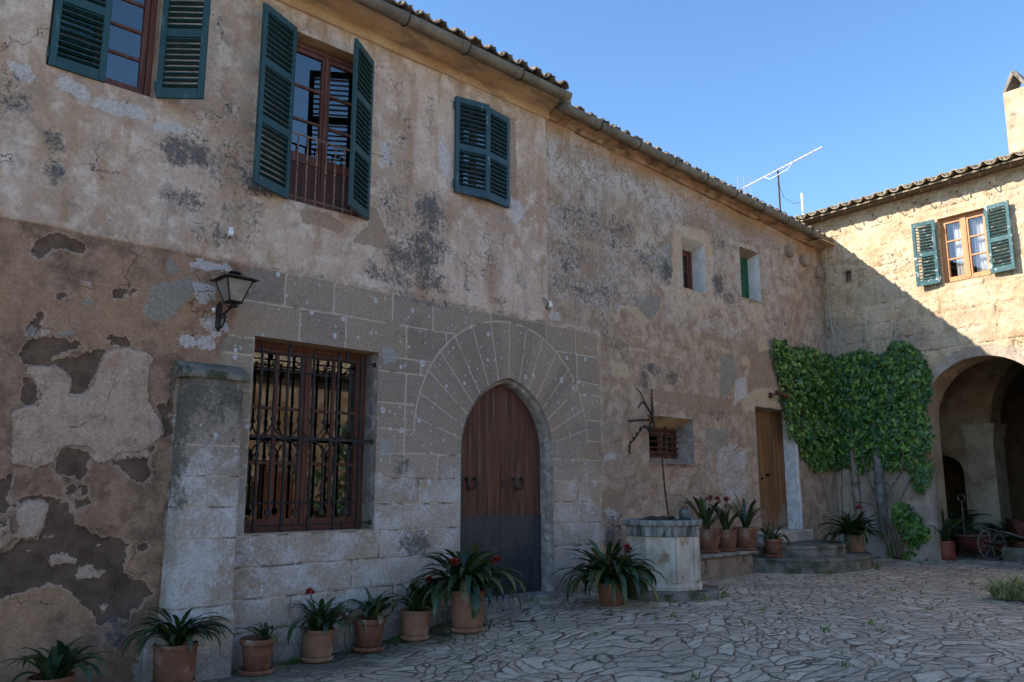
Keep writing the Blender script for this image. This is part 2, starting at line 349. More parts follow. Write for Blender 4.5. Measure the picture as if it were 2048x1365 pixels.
# ------------------------------------------------------------------ materials
def wall_material():
    n = NT('old_lime_plaster'); co = n.co
    sx, sy, sz = n.sep()
    big = n.noise(.9, 5, .6); med = n.noise(4.5, 6, .62); fin = n.noise(26, 5, .65); grain = n.noise(95, 3, .6)
    streak = n.noise(2.2, 5, .6, n.mapping((1.6, 1, .35)))
    # upper plaster
    c = n.mix(n.mr(big, .35, .68), (.395, .28, .205), (.535, .415, .33))
    c = n.mix(n.math('MULTIPLY', n.mr(med, .46, .64), .75), c, (.63, .515, .43))
    c = n.mix(n.math('MULTIPLY', n.mr(streak, .47, .66), .6), c, (.34, .205, .115))
    c = n.mix(n.math('MULTIPLY', n.mr(n.noise(2.3, 5, .7, n.vadd(co, co, .3)), .52, .66), .55), c, (.235, .195, .165))
    # second, rougher section
    s2 = n.mix(n.mr(med, .38, .64), (.285, .205, .145), (.44, .335, .25))
    s2 = n.mix(n.math('MULTIPLY', n.mr(big, .45, .7), .6), s2, (.30, .245, .195))
    s2 = n.mix(n.math('MULTIPLY', n.mr(n.noise(7, 6, .7, n.mapping((1, 1, .55))), .56, .68), .6), s2, (.46, .36, .27))
    c = n.mix(n.attr('sec2'), c, s2)
    # brown dado at the lower left
    dd = n.mix(n.mr(med, .36, .66), (.175, .106, .071), (.325, .205, .140))
    dd = n.mix(n.math('MULTIPLY', n.mr(big, .45, .65), .7), dd, (.36, .216, .130))
    dd = n.mix(n.math('MULTIPLY', n.mr(n.vor(48), .0, .28, 1, 0), n.mr(fin, .42, .56)), dd, (.50, .385, .31))
    c = n.mix(n.attr('dado'), c, dd)
    def edge(name, amp=.30, lo=.47, hi=.53, sc=11):
        a = n.attr(name)
        w = n.math('MULTIPLY', n.math('SUBTRACT', n.noise(sc, 6, .7), .5), amp * 2.2)
        w = n.math('ADD', w, n.math('MULTIPLY', n.math('SUBTRACT', n.noise(34, 3, .7), .5), amp * 1.1))
        act = n.mr(a, .02, .2)
        return n.mr(n.math('ADD', a, n.math('MULTIPLY', w, act)), lo, hi)
    fS = edge('smooth', .22); fP = edge('pale'); fD = edge('dark'); fC = edge('cement', .2); fW = edge('white', .45); fY = edge('cream', .22)
    c = n.mix(n.math('MULTIPLY', fS, .85), c, n.mix(med, (.25, .178, .125), (.33, .235, .17)))
    rim_shade = n.math('SUBTRACT', edge('pale', lo=.40, hi=.455), fP, clamp=True); c = n.mix(n.math('MULTIPLY', rim_shade, .45), c, (.12, .08, .06))  # dark outline paints edge shade around the pale patches
    pp = n.mix(n.mr(n.noise(60, 3, .7), .35, .65), (.385, .272, .205), (.475, .352, .275))
    pp = n.mix(n.mr(n.vor(75), .0, .2, .4, 0), pp, (.52, .43, .37))
    dk = n.mix(n.mr(med, .3, .7), (.082, .052, .037), (.15, .10, .07))
    rim = n.math('SUBTRACT', edge('dark', lo=.36, hi=.42), fD, clamp=True)  # pale outline paints a highlight along the dark patch edges
    c = n.mix(n.math('MULTIPLY', rim, .36), c, (.46, .34, .26))
    c = n.mix(fD, c, dk)
    pp = n.mix(n.math('MULTIPLY', n.mr(n.noise(5.5, 6, .7), .47, .62), .55), pp, dd); pp = n.mix(n.math('MULTIPLY', n.mr(n.vor(16, 'F1', n.vadd(co, n.noise(20, 3, .6, out='Color'), .05)), .05, .16, 1, 0), .55), pp, (.12, .08, .06))
    c = n.mix(n.math('MULTIPLY', fP, .92), c, pp)
    c = n.mix(n.math('MULTIPLY', fC, .85), c, n.mix(fin, (.19, .175, .145), (.285, .265, .225)))
    c = n.mix(n.math('MULTIPLY', fY, .9), c, n.mix(med, (.40, .30, .195), (.50, .395, .275)))
    c = n.mix(n.math('MULTIPLY', fW, .75), c, n.mix(fin, (.37, .35, .34), (.56, .54, .53)))
    # bare rubble
    rb = n.attr('rubble')
    wv = n.vadd(co, n.noise(5, 3, .5, out='Color'), .10)
    rv = n.vor(5.2, 'F1', n.mapping((.75, 1, 1.2), wv), out='Color'); re = n.vor(5.2, 'DISTANCE_TO_EDGE', n.mapping((.75, 1, 1.2), wv))
    rc = n.mix(n.sep(rv)[0], (.27, .20, .145), (.42, .355, .30))
    rc = n.mix(n.math('MULTIPLY', n.mr(n.sep(rv)[1], .8, .85), .5), rc, (.34, .20, .12)); rc = n.mix(n.math('MULTIPLY', n.mr(n.noise(3.3, 5, .7), .46, .56), .8), rc, (.40, .33, .27))
    rc = n.mix(n.mr(n.math('ADD', re, n.math('MULTIPLY', n.math('SUBTRACT', fin, .42), .16)), .0, .05, .8, 0), rc, n.mix(n.mr(med, .4, .56), (.10, .07, .05), (.36, .265, .19)))
    rf = n.mr(n.math('ADD', rb, n.math('MULTIPLY', n.math('SUBTRACT', n.noise(3.6, 5, .7), .5), 2.2)), .46, .60)
    c = n.mix(n.math('MULTIPLY', rf, .36), c, rc)
    # warm stain beneath the eaves
    c = n.mix(n.math('MULTIPLY', n.mr(n.math('ADD', n.attr('orange'), n.math('MULTIPLY', n.math('SUBTRACT', streak, .5), 1.1)), .35, .75), .8), c, n.mix(med, (.30, .155, .06), (.42, .25, .12)))
    # efflorescence
    ef = n.math('MULTIPLY', n.attr('efflo'), n.mr(n.math('ADD', fin, n.math('MULTIPLY', med, .5)), .66, .80))
    c = n.mix(n.math('MULTIPLY', ef, .75), c, (.50, .48, .47))
    # mould; the buttress mask adds painted shade on its left side
    mm = n.attr('mould')
    mo = n.mr(n.math('ADD', n.math('MULTIPLY', mm, .62), n.math('ADD', n.math('MULTIPLY', n.math('SUBTRACT', n.noise(21, 3, .8), .5), 1.7), n.math('MULTIPLY', n.math('SUBTRACT', med, .5), 1.5))), .16, .66)
    mo = n.math('MULTIPLY', mo, n.mr(mm, .02, .22))
    c = n.mix(n.math('MULTIPLY', mo, .9), c, n.mix(grain, (.055, .052, .052), (.12, .112, .105)))
    # dressed stone with mortar joints
    st = n.attr('stone'); br = n.attr('blk'); jt = n.attr('joint')
    # radial joints of the portal arch
    ax_ = n.math('SUBTRACT', sx, 7.25); az_ = n.math('SUBTRACT', sz, 1.72); ac = n.math('SUBTRACT', sz, 2.0)
    ang = n.math('DIVIDE', n.math('ARCTAN2', ax_, az_), .1815); ra = n.math('SQRT', n.math('ADD', n.math('MULTIPLY', ax_, ax_), n.math('MULTIPLY', az_, az_)))
    fr = n.math('ABSOLUTE', n.math('SUBTRACT', n.math('FRACT', n.math('ADD', ang, .5)), .5)); dj = n.math('MULTIPLY', n.math('MULTIPLY', fr, .1815), ra)
    rc_ = n.math('SQRT', n.math('ADD', n.math('MULTIPLY', ax_, ax_), n.math('MULTIPLY', ac, ac)))
    arcd = n.math('ABSOLUTE', n.math('SUBTRACT', rc_, n.math('ADD', 1.51, n.math('MULTIPLY', n.noise(2, 2, .5), .012))))
    inr = n.math('MULTIPLY', n.math('LESS_THAN', rc_, 1.515), n.math('GREATER_THAN', sz, 1.9))
    onr = n.math('GREATER_THAN', sz, 1.98)
    dj = n.math('MINIMUM', n.math('ADD', dj, .002), n.math('ADD', arcd, n.math('MULTIPLY', n.math('SUBTRACT', 1.0, onr), 9)))
    jt = n.math('MINIMUM', n.math('ADD', jt, n.math('MULTIPLY', inr, 9)), n.math('ADD', dj, n.math('MULTIPLY', n.math('SUBTRACT', 1.0, n.math('MAXIMUM', inr, n.math('MULTIPLY', onr, n.math('LESS_THAN', arcd, .03)))), 9)))
    vh = n.n('ShaderNodeTexWhiteNoise'); vh.noise_dimensions = '1D'; n.set(vh.inputs['W'], n.math('ROUND', ang)); br = n.mix(inr, n.gray(br), n.gray(n.math('MULTIPLY', vh.outputs['Value'], .75))); br = n.sep(br)[0]
    low = n.mr(sz, 1.0, 2.3, 1, 0)
    stc = n.mix(br, (.235, .187, .146), (.335, .27, .212))
    lowc = n.mix(br, (.34, .275, .215), (.46, .38, .31))
    stc = n.mix(low, stc, lowc)
    stc = n.mix(n.math('MULTIPLY', n.mr(n.math('ADD', big, n.math('MULTIPLY', br, .35)), .62, .85), .6), stc, (.29, .21, .145))
    bl = n.math('MULTIPLY', n.mr(n.math('ADD', n.math('MULTIPLY', low, .22), n.math('ADD', n.math('MULTIPLY', n.noise(2.6, 5, .6), .9), n.math('MULTIPLY', n.noise(38, 3, .7), .55))), .86, 1.08), .8)
    stc = n.mix(bl, stc, (.52, .49, .475))
    stc = n.mix(n.mr(n.vor(70), .0, .16, .7, 0), stc, (.09, .08, .072))
    jw = n.math('ADD', jt, n.math('MULTIPLY', n.math('SUBTRACT', fin, .5), .010))
    stc = n.mix(n.mr(jw, .006, .0145, .85, 0), stc, n.mix(n.mr(n.math('SUBTRACT', med, n.math('MULTIPLY', low, .1)), .30, .46), (.17, .12, .085), (.52, .42, .33)))
    # lichen: round pale spots, many of them ringed
    li = n.attr('lich')
    for sc, seed in ((7.5, 0.0), (17.0, 3.7)):
        v = n.mapping((sc, .001, sc * .85), n.vadd(co, n.noise(9, 2, .5, out='Color'), .035)); 
        vv = n.n('ShaderNodeVectorMath'); vv.operation = 'ADD'; n.set(vv.inputs[0], v); vv.inputs[1].default_value = (seed, 0, seed)
        d, cc = n.vor2(1, vv.outputs[0])
        rad = n.math('MULTIPLY', cc[0], .30)
        on = n.mr(n.math('ADD', cc[1], li), .93, .99)
        disc = n.mr(n.math('SUBTRACT', d, rad), -.06, -.01, 1, 0)
        ring = n.mr(n.math('ABSOLUTE', n.math('SUBTRACT', n.math('SUBTRACT', rad, d), .06)), .02, .06, 1, .45)
        f = n.math('MULTIPLY', n.math('MULTIPLY', disc, on), ring)
        stc = n.mix(n.math('MULTIPLY', f, .85), stc, (.55, .56, .60))
    stc = n.mix(n.math('MULTIPLY', mo, .8), stc, n.mix(grain, (.05, .05, .042), (.11, .105, .09)))
    stc = n.mix(n.math('MULTIPLY', fC, .8), stc, (.30, .295, .285)); stc = n.mix(n.math('MULTIPLY', fW, .6), stc, (.48, .465, .45))
    stf = n.mr(n.math('ADD', st, n.math('MULTIPLY', n.math('SUBTRACT', n.noise(6, 5, .7), .5), 1.1)), .40, .62)
    c = n.mix(stf, c, stc)
    # hairline cracks, ledge line, foot darker towards the ground
    cr = n.vor(1.1, 'DISTANCE_TO_EDGE', n.vadd(co, n.noise(3, 5, .65, out='Color'), .5))
    crm = n.math('MULTIPLY', n.mr(cr, .0, .006, 1, 0), n.mr(n.noise(1.7, 3, .5), .52, .6))
    c = n.mix(n.math('MULTIPLY', crm, n.math('SUBTRACT', .7, n.math('MULTIPLY', stf, .6))), c, (.06, .045, .035))
    holes = n.mr(n.vor(9, 'F1', n.vadd(co, n.noise(30, 2, .5, out='Color'), .03)), .03, .06, .8, 0)
    c = n.mix(holes, c, (.05, .04, .032))
    c = n.mix(n.math('MULTIPLY', n.mr(n.math('ADD', n.attr('foot'), n.math('MULTIPLY', n.math('SUBTRACT', med, .5), .8)), .35, .8), .55), c, (.085, .08, .062))
    c = n.mix(1.0, c, n.gray(n.mr(grain, .25, .75, .74, 1.24, False)), 'MULTIPLY')
    c = n.mix(1.0, c, n.gray(n.mr(fin, .25, .75, .80, 1.18, False)), 'MULTIPLY')
    h = n.math('ADD', n.math('MULTIPLY', grain, .35), n.math('MULTIPLY', fin, .9))
    h = n.math('SUBTRACT', h, n.math('MULTIPLY', fD, 1.3)); h = n.math('ADD', h, n.math('MULTIPLY', fP, .8)); h = n.math('ADD', h, n.math('MULTIPLY', fC, .25)); h = n.math('ADD', h, n.math('MULTIPLY', fY, .2))
    h = n.math('SUBTRACT', h, n.math('MULTIPLY', n.math('MULTIPLY', crm, 1.2), 1)); h = n.math('SUBTRACT', h, holes)
    h = n.math('SUBTRACT', h, n.math('MULTIPLY', n.math('MULTIPLY', rf, n.mr(re, 0, .09, 1, 0)), 1.0))
    h = n.math('SUBTRACT', h, n.math('MULTIPLY', n.math('MULTIPLY', stf, n.mr(jw, .003, .012, 1, 0)), .5))
    return n.bsdf(c, .93, h, .8, .012, .15)

def endwall_material():
    n = NT('eroded_sandstone_blocks'); co = n.co; sx, sy, sz = n.sep()
    big = n.noise(.8, 5, .6); med = n.noise(4, 6, .65); fin = n.noise(22, 5, .68); grain = n.noise(90, 3, .6)
    c = n.mix(n.mr(med, .35, .65), (.45, .325, .195), (.585, .445, .29))
    c = n.mix(n.math('MULTIPLY', n.mr(n.noise(1.7, 5, .6), .5, .64), .8), c, (.60, .48, .34))
    c = n.mix(n.math('MULTIPLY', n.mr(n.noise(3.1, 6, .7), .57, .66), .7), c, (.36, .24, .13))
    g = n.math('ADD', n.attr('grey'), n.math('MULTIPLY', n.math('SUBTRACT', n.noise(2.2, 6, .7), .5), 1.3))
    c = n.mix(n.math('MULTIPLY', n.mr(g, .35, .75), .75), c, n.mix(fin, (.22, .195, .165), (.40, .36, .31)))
    br = n.attr('blk'); jt = n.attr('joint')
    c = n.mix(n.math('MULTIPLY', n.mr(br, .6, 1), .3), c, (.34, .28, .21))
    jw = n.math('ADD', jt, n.math('MULTIPLY', n.math('SUBTRACT', n.noise(6, 5, .7), .42), .10))
    c = n.mix(n.mr(jw, -.004, .012, .75, 0), c, (.10, .07, .045))
    cr = n.vor(1.6, 'DISTANCE_TO_EDGE', n.mapping((.55, .55, 1.7), n.vadd(co, n.noise(3.5, 6, .75, out='Color'), .75)))
    crm = n.math('MULTIPLY', n.mr(cr, .0, .010, 1, 0), n.mr(n.noise(2.4, 3, .5), .52, .60))
    c = n.mix(n.math('MULTIPLY', crm, .8), c, (.09, .062, .04))
    pl = n.mr(n.math('ADD', n.attr('plaster'), n.math('MULTIPLY', n.math('SUBTRACT', n.noise(5, 6, .7), .5), .8)), .42, .56)
    c = n.mix(pl, c, n.mix(n.mr(med, .35, .65), (.34, .265, .20), (.47, .385, .30)))
    hol = n.mr(n.vor(9, 'F1', n.vadd(co, n.noise(14, 3, .5, out='Color'), .08)), .06, .14, .8, 0)
    c = n.mix(n.math('MULTIPLY', hol, n.mr(med, .45, .6)), c, (.10, .072, .05))
    c = n.mix(1.0, c, n.gray(n.mr(fin, .25, .75, .78, 1.2, False)), 'MULTIPLY')
    h = n.math('ADD', n.math('MULTIPLY', grain, .2), n.math('MULTIPLY', fin, .6)); h = n.math('ADD', h, n.math('MULTIPLY', med, 1.1))
    h = n.math('SUBTRACT', h, n.math('MULTIPLY', crm, 1.6)); h = n.math('SUBTRACT', h, n.math('MULTIPLY', n.mr(jw, -.006, .02, 1, 0), 1.1)); h = n.math('SUBTRACT', h, hol)
    return n.bsdf(c, .95, h, .9, .020, .1)

def paving_material():
    n = NT('worn_crazy_paving'); co = n.co; sx, sy, sz = n.sep()
    w = n.vadd(co, n.noise(1.3, 2, .5, out='Color'), .55); w = n.vadd(w, n.noise(.45, 2, .5, out='Color'), 1.5); w = n.vadd(w, n.noise(7, 3, .6, out='Color'), .05)
    v = n.mapping((5.5, 6.4, .0), w)
    e = n.vor(1, 'DISTANCE_TO_EDGE', v); cl = n.vor2(1, v)[1]
    med = n.noise(5, 6, .65); fin = n.noise(32, 5, .65); big = n.noise(.55, 4, .55)
    streak = n.noise(9, 5, .65, n.mapping((1, 2.6, 1)))
    c = n.mix(cl[0], (.45, .335, .23), (.72, .575, .415))
    c = n.mix(n.math('MULTIPLY', n.mr(cl[1], .78, .86), .45), c, (.42, .33, .225))
    c = n.mix(n.math('MULTIPLY', n.mr(streak, .5, .64), .8), c, n.mix(.6, c, (.12, .10, .082)))
    c = n.mix(n.math('MULTIPLY', n.mr(fin, .53, .66), .55), c, (.60, .52, .43)); c = n.mix(n.math('MULTIPLY', n.mr(n.noise(55, 3, .7), .52, .64), .45), c, (.13, .105, .08))
    wid = n.mr(n.noise(3, 3, .5), .3, .7, .012, .05)
    jf = n.mr(n.math('DIVIDE', e, wid), .55, 1.15, 1, 0)
    jc = n.mix(n.mr(med, .42, .6), (.040, .034, .026), (.055, .062, .028))
    c = n.mix(n.math('MULTIPLY', jf, .92), c, jc)
    # moss and dirt along the foot of the walls
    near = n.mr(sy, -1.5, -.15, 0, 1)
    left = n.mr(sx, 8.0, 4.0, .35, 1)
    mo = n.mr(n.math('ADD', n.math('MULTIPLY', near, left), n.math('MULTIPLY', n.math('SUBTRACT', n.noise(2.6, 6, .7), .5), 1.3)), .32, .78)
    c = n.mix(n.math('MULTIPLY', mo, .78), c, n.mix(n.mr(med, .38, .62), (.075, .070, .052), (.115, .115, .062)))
    c = n.mix(n.math('MULTIPLY', n.mr(n.noise(.8, 5, .6), .5, .68), .35), c, (.20, .175, .135))
    h = n.math('ADD', n.math('MULTIPLY', n.mr(e, .0, .12), 1.0), n.math('MULTIPLY', streak, .5)); h = n.math('ADD', h, n.math('MULTIPLY', fin, .22)); h = n.math('ADD', h, n.math('MULTIPLY', cl[2], .25))
    return n.bsdf(c, n.mr(med, .3, .7, .52, .82), h, .9, .022, .4)

M = {}
M['wall'] = wall_material()
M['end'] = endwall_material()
M['paving'] = paving_material()
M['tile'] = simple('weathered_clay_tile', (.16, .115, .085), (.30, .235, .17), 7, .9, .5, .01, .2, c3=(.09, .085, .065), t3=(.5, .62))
M['tile_lit'] = simple('sunlit_lichened_clay_tile', (.34, .25, .165), (.46, .385, .27), 9, .9, .5, .01, .2, c3=(.14, .13, .06), t3=(.52, .62))  # lighter tile copy with sunlight in its colour, plus lichen
M['gutter'] = simple('aged_clay_gutter', (.125, .105, .078), (.19, .16, .12), 5, .75, .3, .006, .3, stretch=(.6, 1, 1), c3=(.08, .07, .055), t3=(.55, .7))
M['zinc'] = simple('dull_zinc', (.16, .18, .19), (.25, .27, .28), 10, .5, .2, .004, .5, .4)
M['cornice'] = simple('ochre_eaves_plaster', (.40, .245, .125), (.50, .36, .225), 3, .92, .4, .012, .1, stretch=(.35, 1, 1), c3=(.28, .19, .12), t3=(.5, .66))
M['shutter'] = simple('blue_green_shutter_paint', (.010, .045, .051), (.015, .059, .065), 6, .5, .3, .003, .4, stretch=(3, 3, .6), c3=(.045, .115, .125), t3=(.58, .7))
M['shutter_worn'] = simple('flaking_blue_shutter_paint', (.016, .05, .068), (.022, .066, .085), 6, .55, .35, .003, .4, stretch=(3, 3, .6), c3=(.30, .34, .34), t3=(.655, .68))
M['shutter_sun'] = simple('sunlit_flaking_shutter_paint', (.022, .082, .092), (.04, .118, .128), 10, .6, .3, .003, .35, c3=(.40, .44, .43), t3=(.575, .63))  # lighter copy of the shutter paint with sunlight in its colour, plus flakes
M['redwood'] = simple('red_brown_stained_wood', (.095, .030, .019), (.145, .050, .029), 4, .5, .4, .003, .35, stretch=(5, 5, .5), c3=(.06, .022, .016), t3=(.55, .7))
M['redlit'] = simple('sunlit_red_brown_wood', (.42, .18, .06), (.52, .25, .095), 4, .5, .3, .003, .4, stretch=(5, 5, .5))  # lighter copy of the red wood with sunlight in its colour
M['doorwood'] = simple('dark_red_door_planks', (.055, .022, .015), (.115, .047, .030), 3, .62, .5, .004, .3, stretch=(6, 6, .35), c3=(.17, .10, .07), t3=(.56, .72))
M['oldwood'] = simple('weathered_brown_door_planks', (.15, .078, .036), (.235, .128, .062), 3, .75, .5, .005, .2, stretch=(7, 7, .3), c3=(.20, .165, .135), t3=(.56, .72))
def old_door():
    n = NT('weathered_brown_door_planks'); v = n.mapping((7, 7, .3)); sz = n.sep()[2]
    a = n.noise(3, 4, .65, v); f = n.noise(14, 3, .6, n.mapping((6, 6, .5)))
    c = n.mix(n.mr(a, .35, .65), (.135, .068, .03), (.245, .128, .058))
    w = n.math('ADD', n.mr(sz, .62, 1.5, .42, 0), n.math('MULTIPLY', n.math('SUBTRACT', n.noise(2.2, 4, .7, n.mapping((3, 3, .7))), .5), 1.2))
    c = n.mix(n.math('MULTIPLY', n.mr(w, .2, .5), .75), c, n.mix(f, (.17, .135, .105), (.33, .285, .24)))
    c = n.mix(n.mr(f, .55, .75, 0, .5), c, (.07, .035, .018))
    return n.bsdf(c, .78, n.math('ADD', a, f), .6, .006, .2)
M['oldwood'] = old_door()
M['plate'] = simple('dark_steel_sheet', (.030, .035, .041), (.05, .056, .063), 4, .55, .2, .003, .4, .3, stretch=(1.5, 1.5, .5), c3=(.10, .095, .09), t3=(.60, .78))
M['iron'] = simple('black_wrought_iron', (.013, .012, .012), (.032, .027, .024), 14, .6, .4, .003, .4, .3)
M['rust'] = simple('rusty_iron', (.045, .022, .014), (.11, .052, .03), 18, .8, .5, .003, .2)
M['limewash'] = simple('bluish_white_limewash', (.60, .58, .56), (.74, .72, .70), 5, .9, .4, .012, .1)
M['jamb'] = simple('chipped_white_jamb', (.50, .485, .47), (.68, .655, .63), 7, .92, .6, .02, .1, c3=(.40, .30, .21), t3=(.6, .68))
M['reveal'] = simple('rough_reveal_plaster', (.26, .20, .145), (.38, .30, .225), 6, .92, .5, .012, .1)
M['revgrey'] = simple('grey_stone_reveal', (.20, .168, .14), (.32, .275, .235), 7, .92, .5, .012, .1, c3=(.42, .38, .345), t3=(.55, .68))
M['stone'] = simple('grey_lichened_limestone', (.195, .168, .14), (.32, .28, .24), 5, .9, .6, .02, .15, c3=(.10, .10, .075), t3=(.52, .66))
M['stonepale'] = simple('pale_worn_limestone', (.42, .36, .29), (.56, .495, .41), 4, .9, .5, .012, .15, c3=(.30, .21, .125), t3=(.55, .68))
M['benchst'] = simple('rough_rendered_bench', (.20, .155, .12), (.30, .24, .19), 6, .92, .6, .018, .1, c3=(.12, .10, .08), t3=(.55, .68))
M['terra'] = simple('terracotta', (.175, .076, .045), (.255, .122, .075), 5, .85, .35, .006, .2, c3=(.36, .27, .21), t3=(.54, .70))
M['terra_pale'] = simple('pale_limey_terracotta', (.25, .125, .078), (.33, .185, .12), 4, .88, .35, .006, .2, c3=(.40, .335, .28), t3=(.55, .70))
M['redpot'] = simple('glazed_brick_red_pot', (.20, .045, .03), (.28, .07, .045), 4, .45, .2, .004, .5)
M['eave2'] = simple('crumbling_eave_mortar', (.26, .155, .085), (.40, .27, .165), 5, .95, .9, .03, .1, stretch=(.6, 1, 1), c3=(.15, .095, .06), t3=(.5, .62))
M['step'] = simple('mossy_step_stone', (.115, .105, .082), (.22, .20, .165), 4, .92, .6, .02, .15, c3=(.07, .072, .045), t3=(.5, .64))
M['railiron'] = simple('dusty_rusted_railing', (.16, .095, .068), (.28, .19, .15), 14, .8, .3, .003, .2)
M['panelwood'] = simple('dark_maroon_panel', (.055, .022, .018), (.085, .034, .027), 3, .6, .4, .003, .3, stretch=(6, 6, .4))
M['soil'] = simple('dark_soil', (.03, .022, .015), (.07, .05, .033), 20, .95, .8, .02, .1)
M['bark'] = simple('grey_brown_bark', (.10, .075, .052), (.20, .155, .115), 12, .9, .8, .01, .1, stretch=(2, 2, .5))
M['white'] = simple('white_enamel', (.72, .73, .74), (.80, .80, .80), 10, .4, .1, .002, .5)
M['alu'] = simple('bright_aluminium', (.62, .62, .61), (.74, .74, .73), 10, .4, .1, .002, .5, .3)
M['galv'] = simple('galvanised_bucket', (.10, .12, .12), (.17, .19, .19), 10, .5, .2, .003, .5, .3)
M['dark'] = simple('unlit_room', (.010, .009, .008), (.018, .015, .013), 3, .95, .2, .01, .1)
M['vault'] = simple('brown_vault_plaster', (.31, .21, .13), (.46, .33, .215), 2.5, .95, .5, .02, .1, c3=(.50, .40, .29), t3=(.55, .68))  # brown plaster with paler patches
M['curtain'] = simple('off_white_curtain', (.66, .63, .58), (.74, .71, .66), 4, .9, .2, .01, .1)
M['lampglass'] = simple('frosted_lantern_glass', (.20, .18, .155), (.30, .27, .235), 5, .35, .2, .004, .4)
M['opp'] = simple('sunlit_orange_stone', (.18, .115, .066), (.29, .20, .125), 1.6, .95, .6, .03, .1, c3=(.36, .285, .195), t3=(.5, .6))
M['cable'] = simple('pale_cable', (.34, .33, .30), (.42, .41, .38), 10, .7, .1, .002, .3)
def leaf_mat(name, a, b, rough=.4, trans=.25, c=None, brown=False):
    n = NT(name); r = n.attr('rnd')
    cc = n.mix(r, a, b)
    if c is not None: cc = n.mix(n.mr(r, .68, .88), cc, c)
    if brown: cc = n.mix(n.mr(r, .955, .965), cc, (.16, .105, .045))
    cc = n.mix(1.0, cc, n.gray(n.mr(n.noise(35, 3, .6), .3, .7, .8, 1.2, False)), 'MULTIPLY')
    p = n.n('ShaderNodeBsdfPrincipled'); n.set(p.inputs['Base Color'], cc); p.inputs['Roughness'].default_value = rough
    p.inputs['Specular IOR Level'].default_value = .55
    t = n.n('ShaderNodeBsdfTranslucent'); n.set(t.inputs[0], cc)
    m = n.n('ShaderNodeMixShader'); m.inputs[0].default_value = trans
    n.t.links.new(p.outputs[0], m.inputs[1]); n.t.links.new(t.outputs[0], m.inputs[2]); n.t.links.new(m.outputs[0], n.out.inputs[0])
    return n.mat
M['strap'] = leaf_mat('dark_strap_leaf', (.014, .034, .014), (.040, .078, .024), .38, .12, (.075, .10, .028), True)
M['flower'] = leaf_mat('red_petal', (.20, .008, .008), (.34, .022, .016), .5, .2)
M['ivy'] = leaf_mat('ivy_leaf', (.028, .088, .024), (.10, .215, .042), .30, .2, (.19, .31, .05))
M['creeper'] = leaf_mat('bright_vine_leaf', (.035, .11, .016), (.14, .28, .035), .40, .3)
M['grassy'] = leaf_mat('striped_tuft_leaf', (.13, .17, .045), (.42, .42, .20), .5, .25)
M['shade'] = leaf_mat('dark_fern_leaf', (.016, .045, .018), (.05, .11, .035), .45, .15)
def glass_mat(name, refl=.3, tint=(.9, .92, .92)):
    n = NT(name)
    g = n.n('ShaderNodeBsdfGlossy'); g.inputs['Roughness'].default_value = .015; g.inputs[0].default_value = (1, 1, 1, 1)
    b = n.n('ShaderNodeBump'); b.inputs['Strength'].default_value = .015; b.inputs['Distance'].default_value = .01
    n.set(b.inputs['Height'], n.noise(2.5, 1, .5)); n.t.links.new(b.outputs[0], g.inputs['Normal'])
    t = n.n('ShaderNodeBsdfTransparent'); t.inputs[0].default_value = (*tint, 1)
    m = n.n('ShaderNodeMixShader'); m.inputs[0].default_value = refl
    n.t.links.new(t.outputs[0], m.inputs[1]); n.t.links.new(g.outputs[0], m.inputs[2]); n.t.links.new(m.outputs[0], n.out.inputs[0])
    return n.mat
M['glass'] = glass_mat('old_window_glass', .15)
M['glass_clear'] = glass_mat('clear_window_glass', .14)

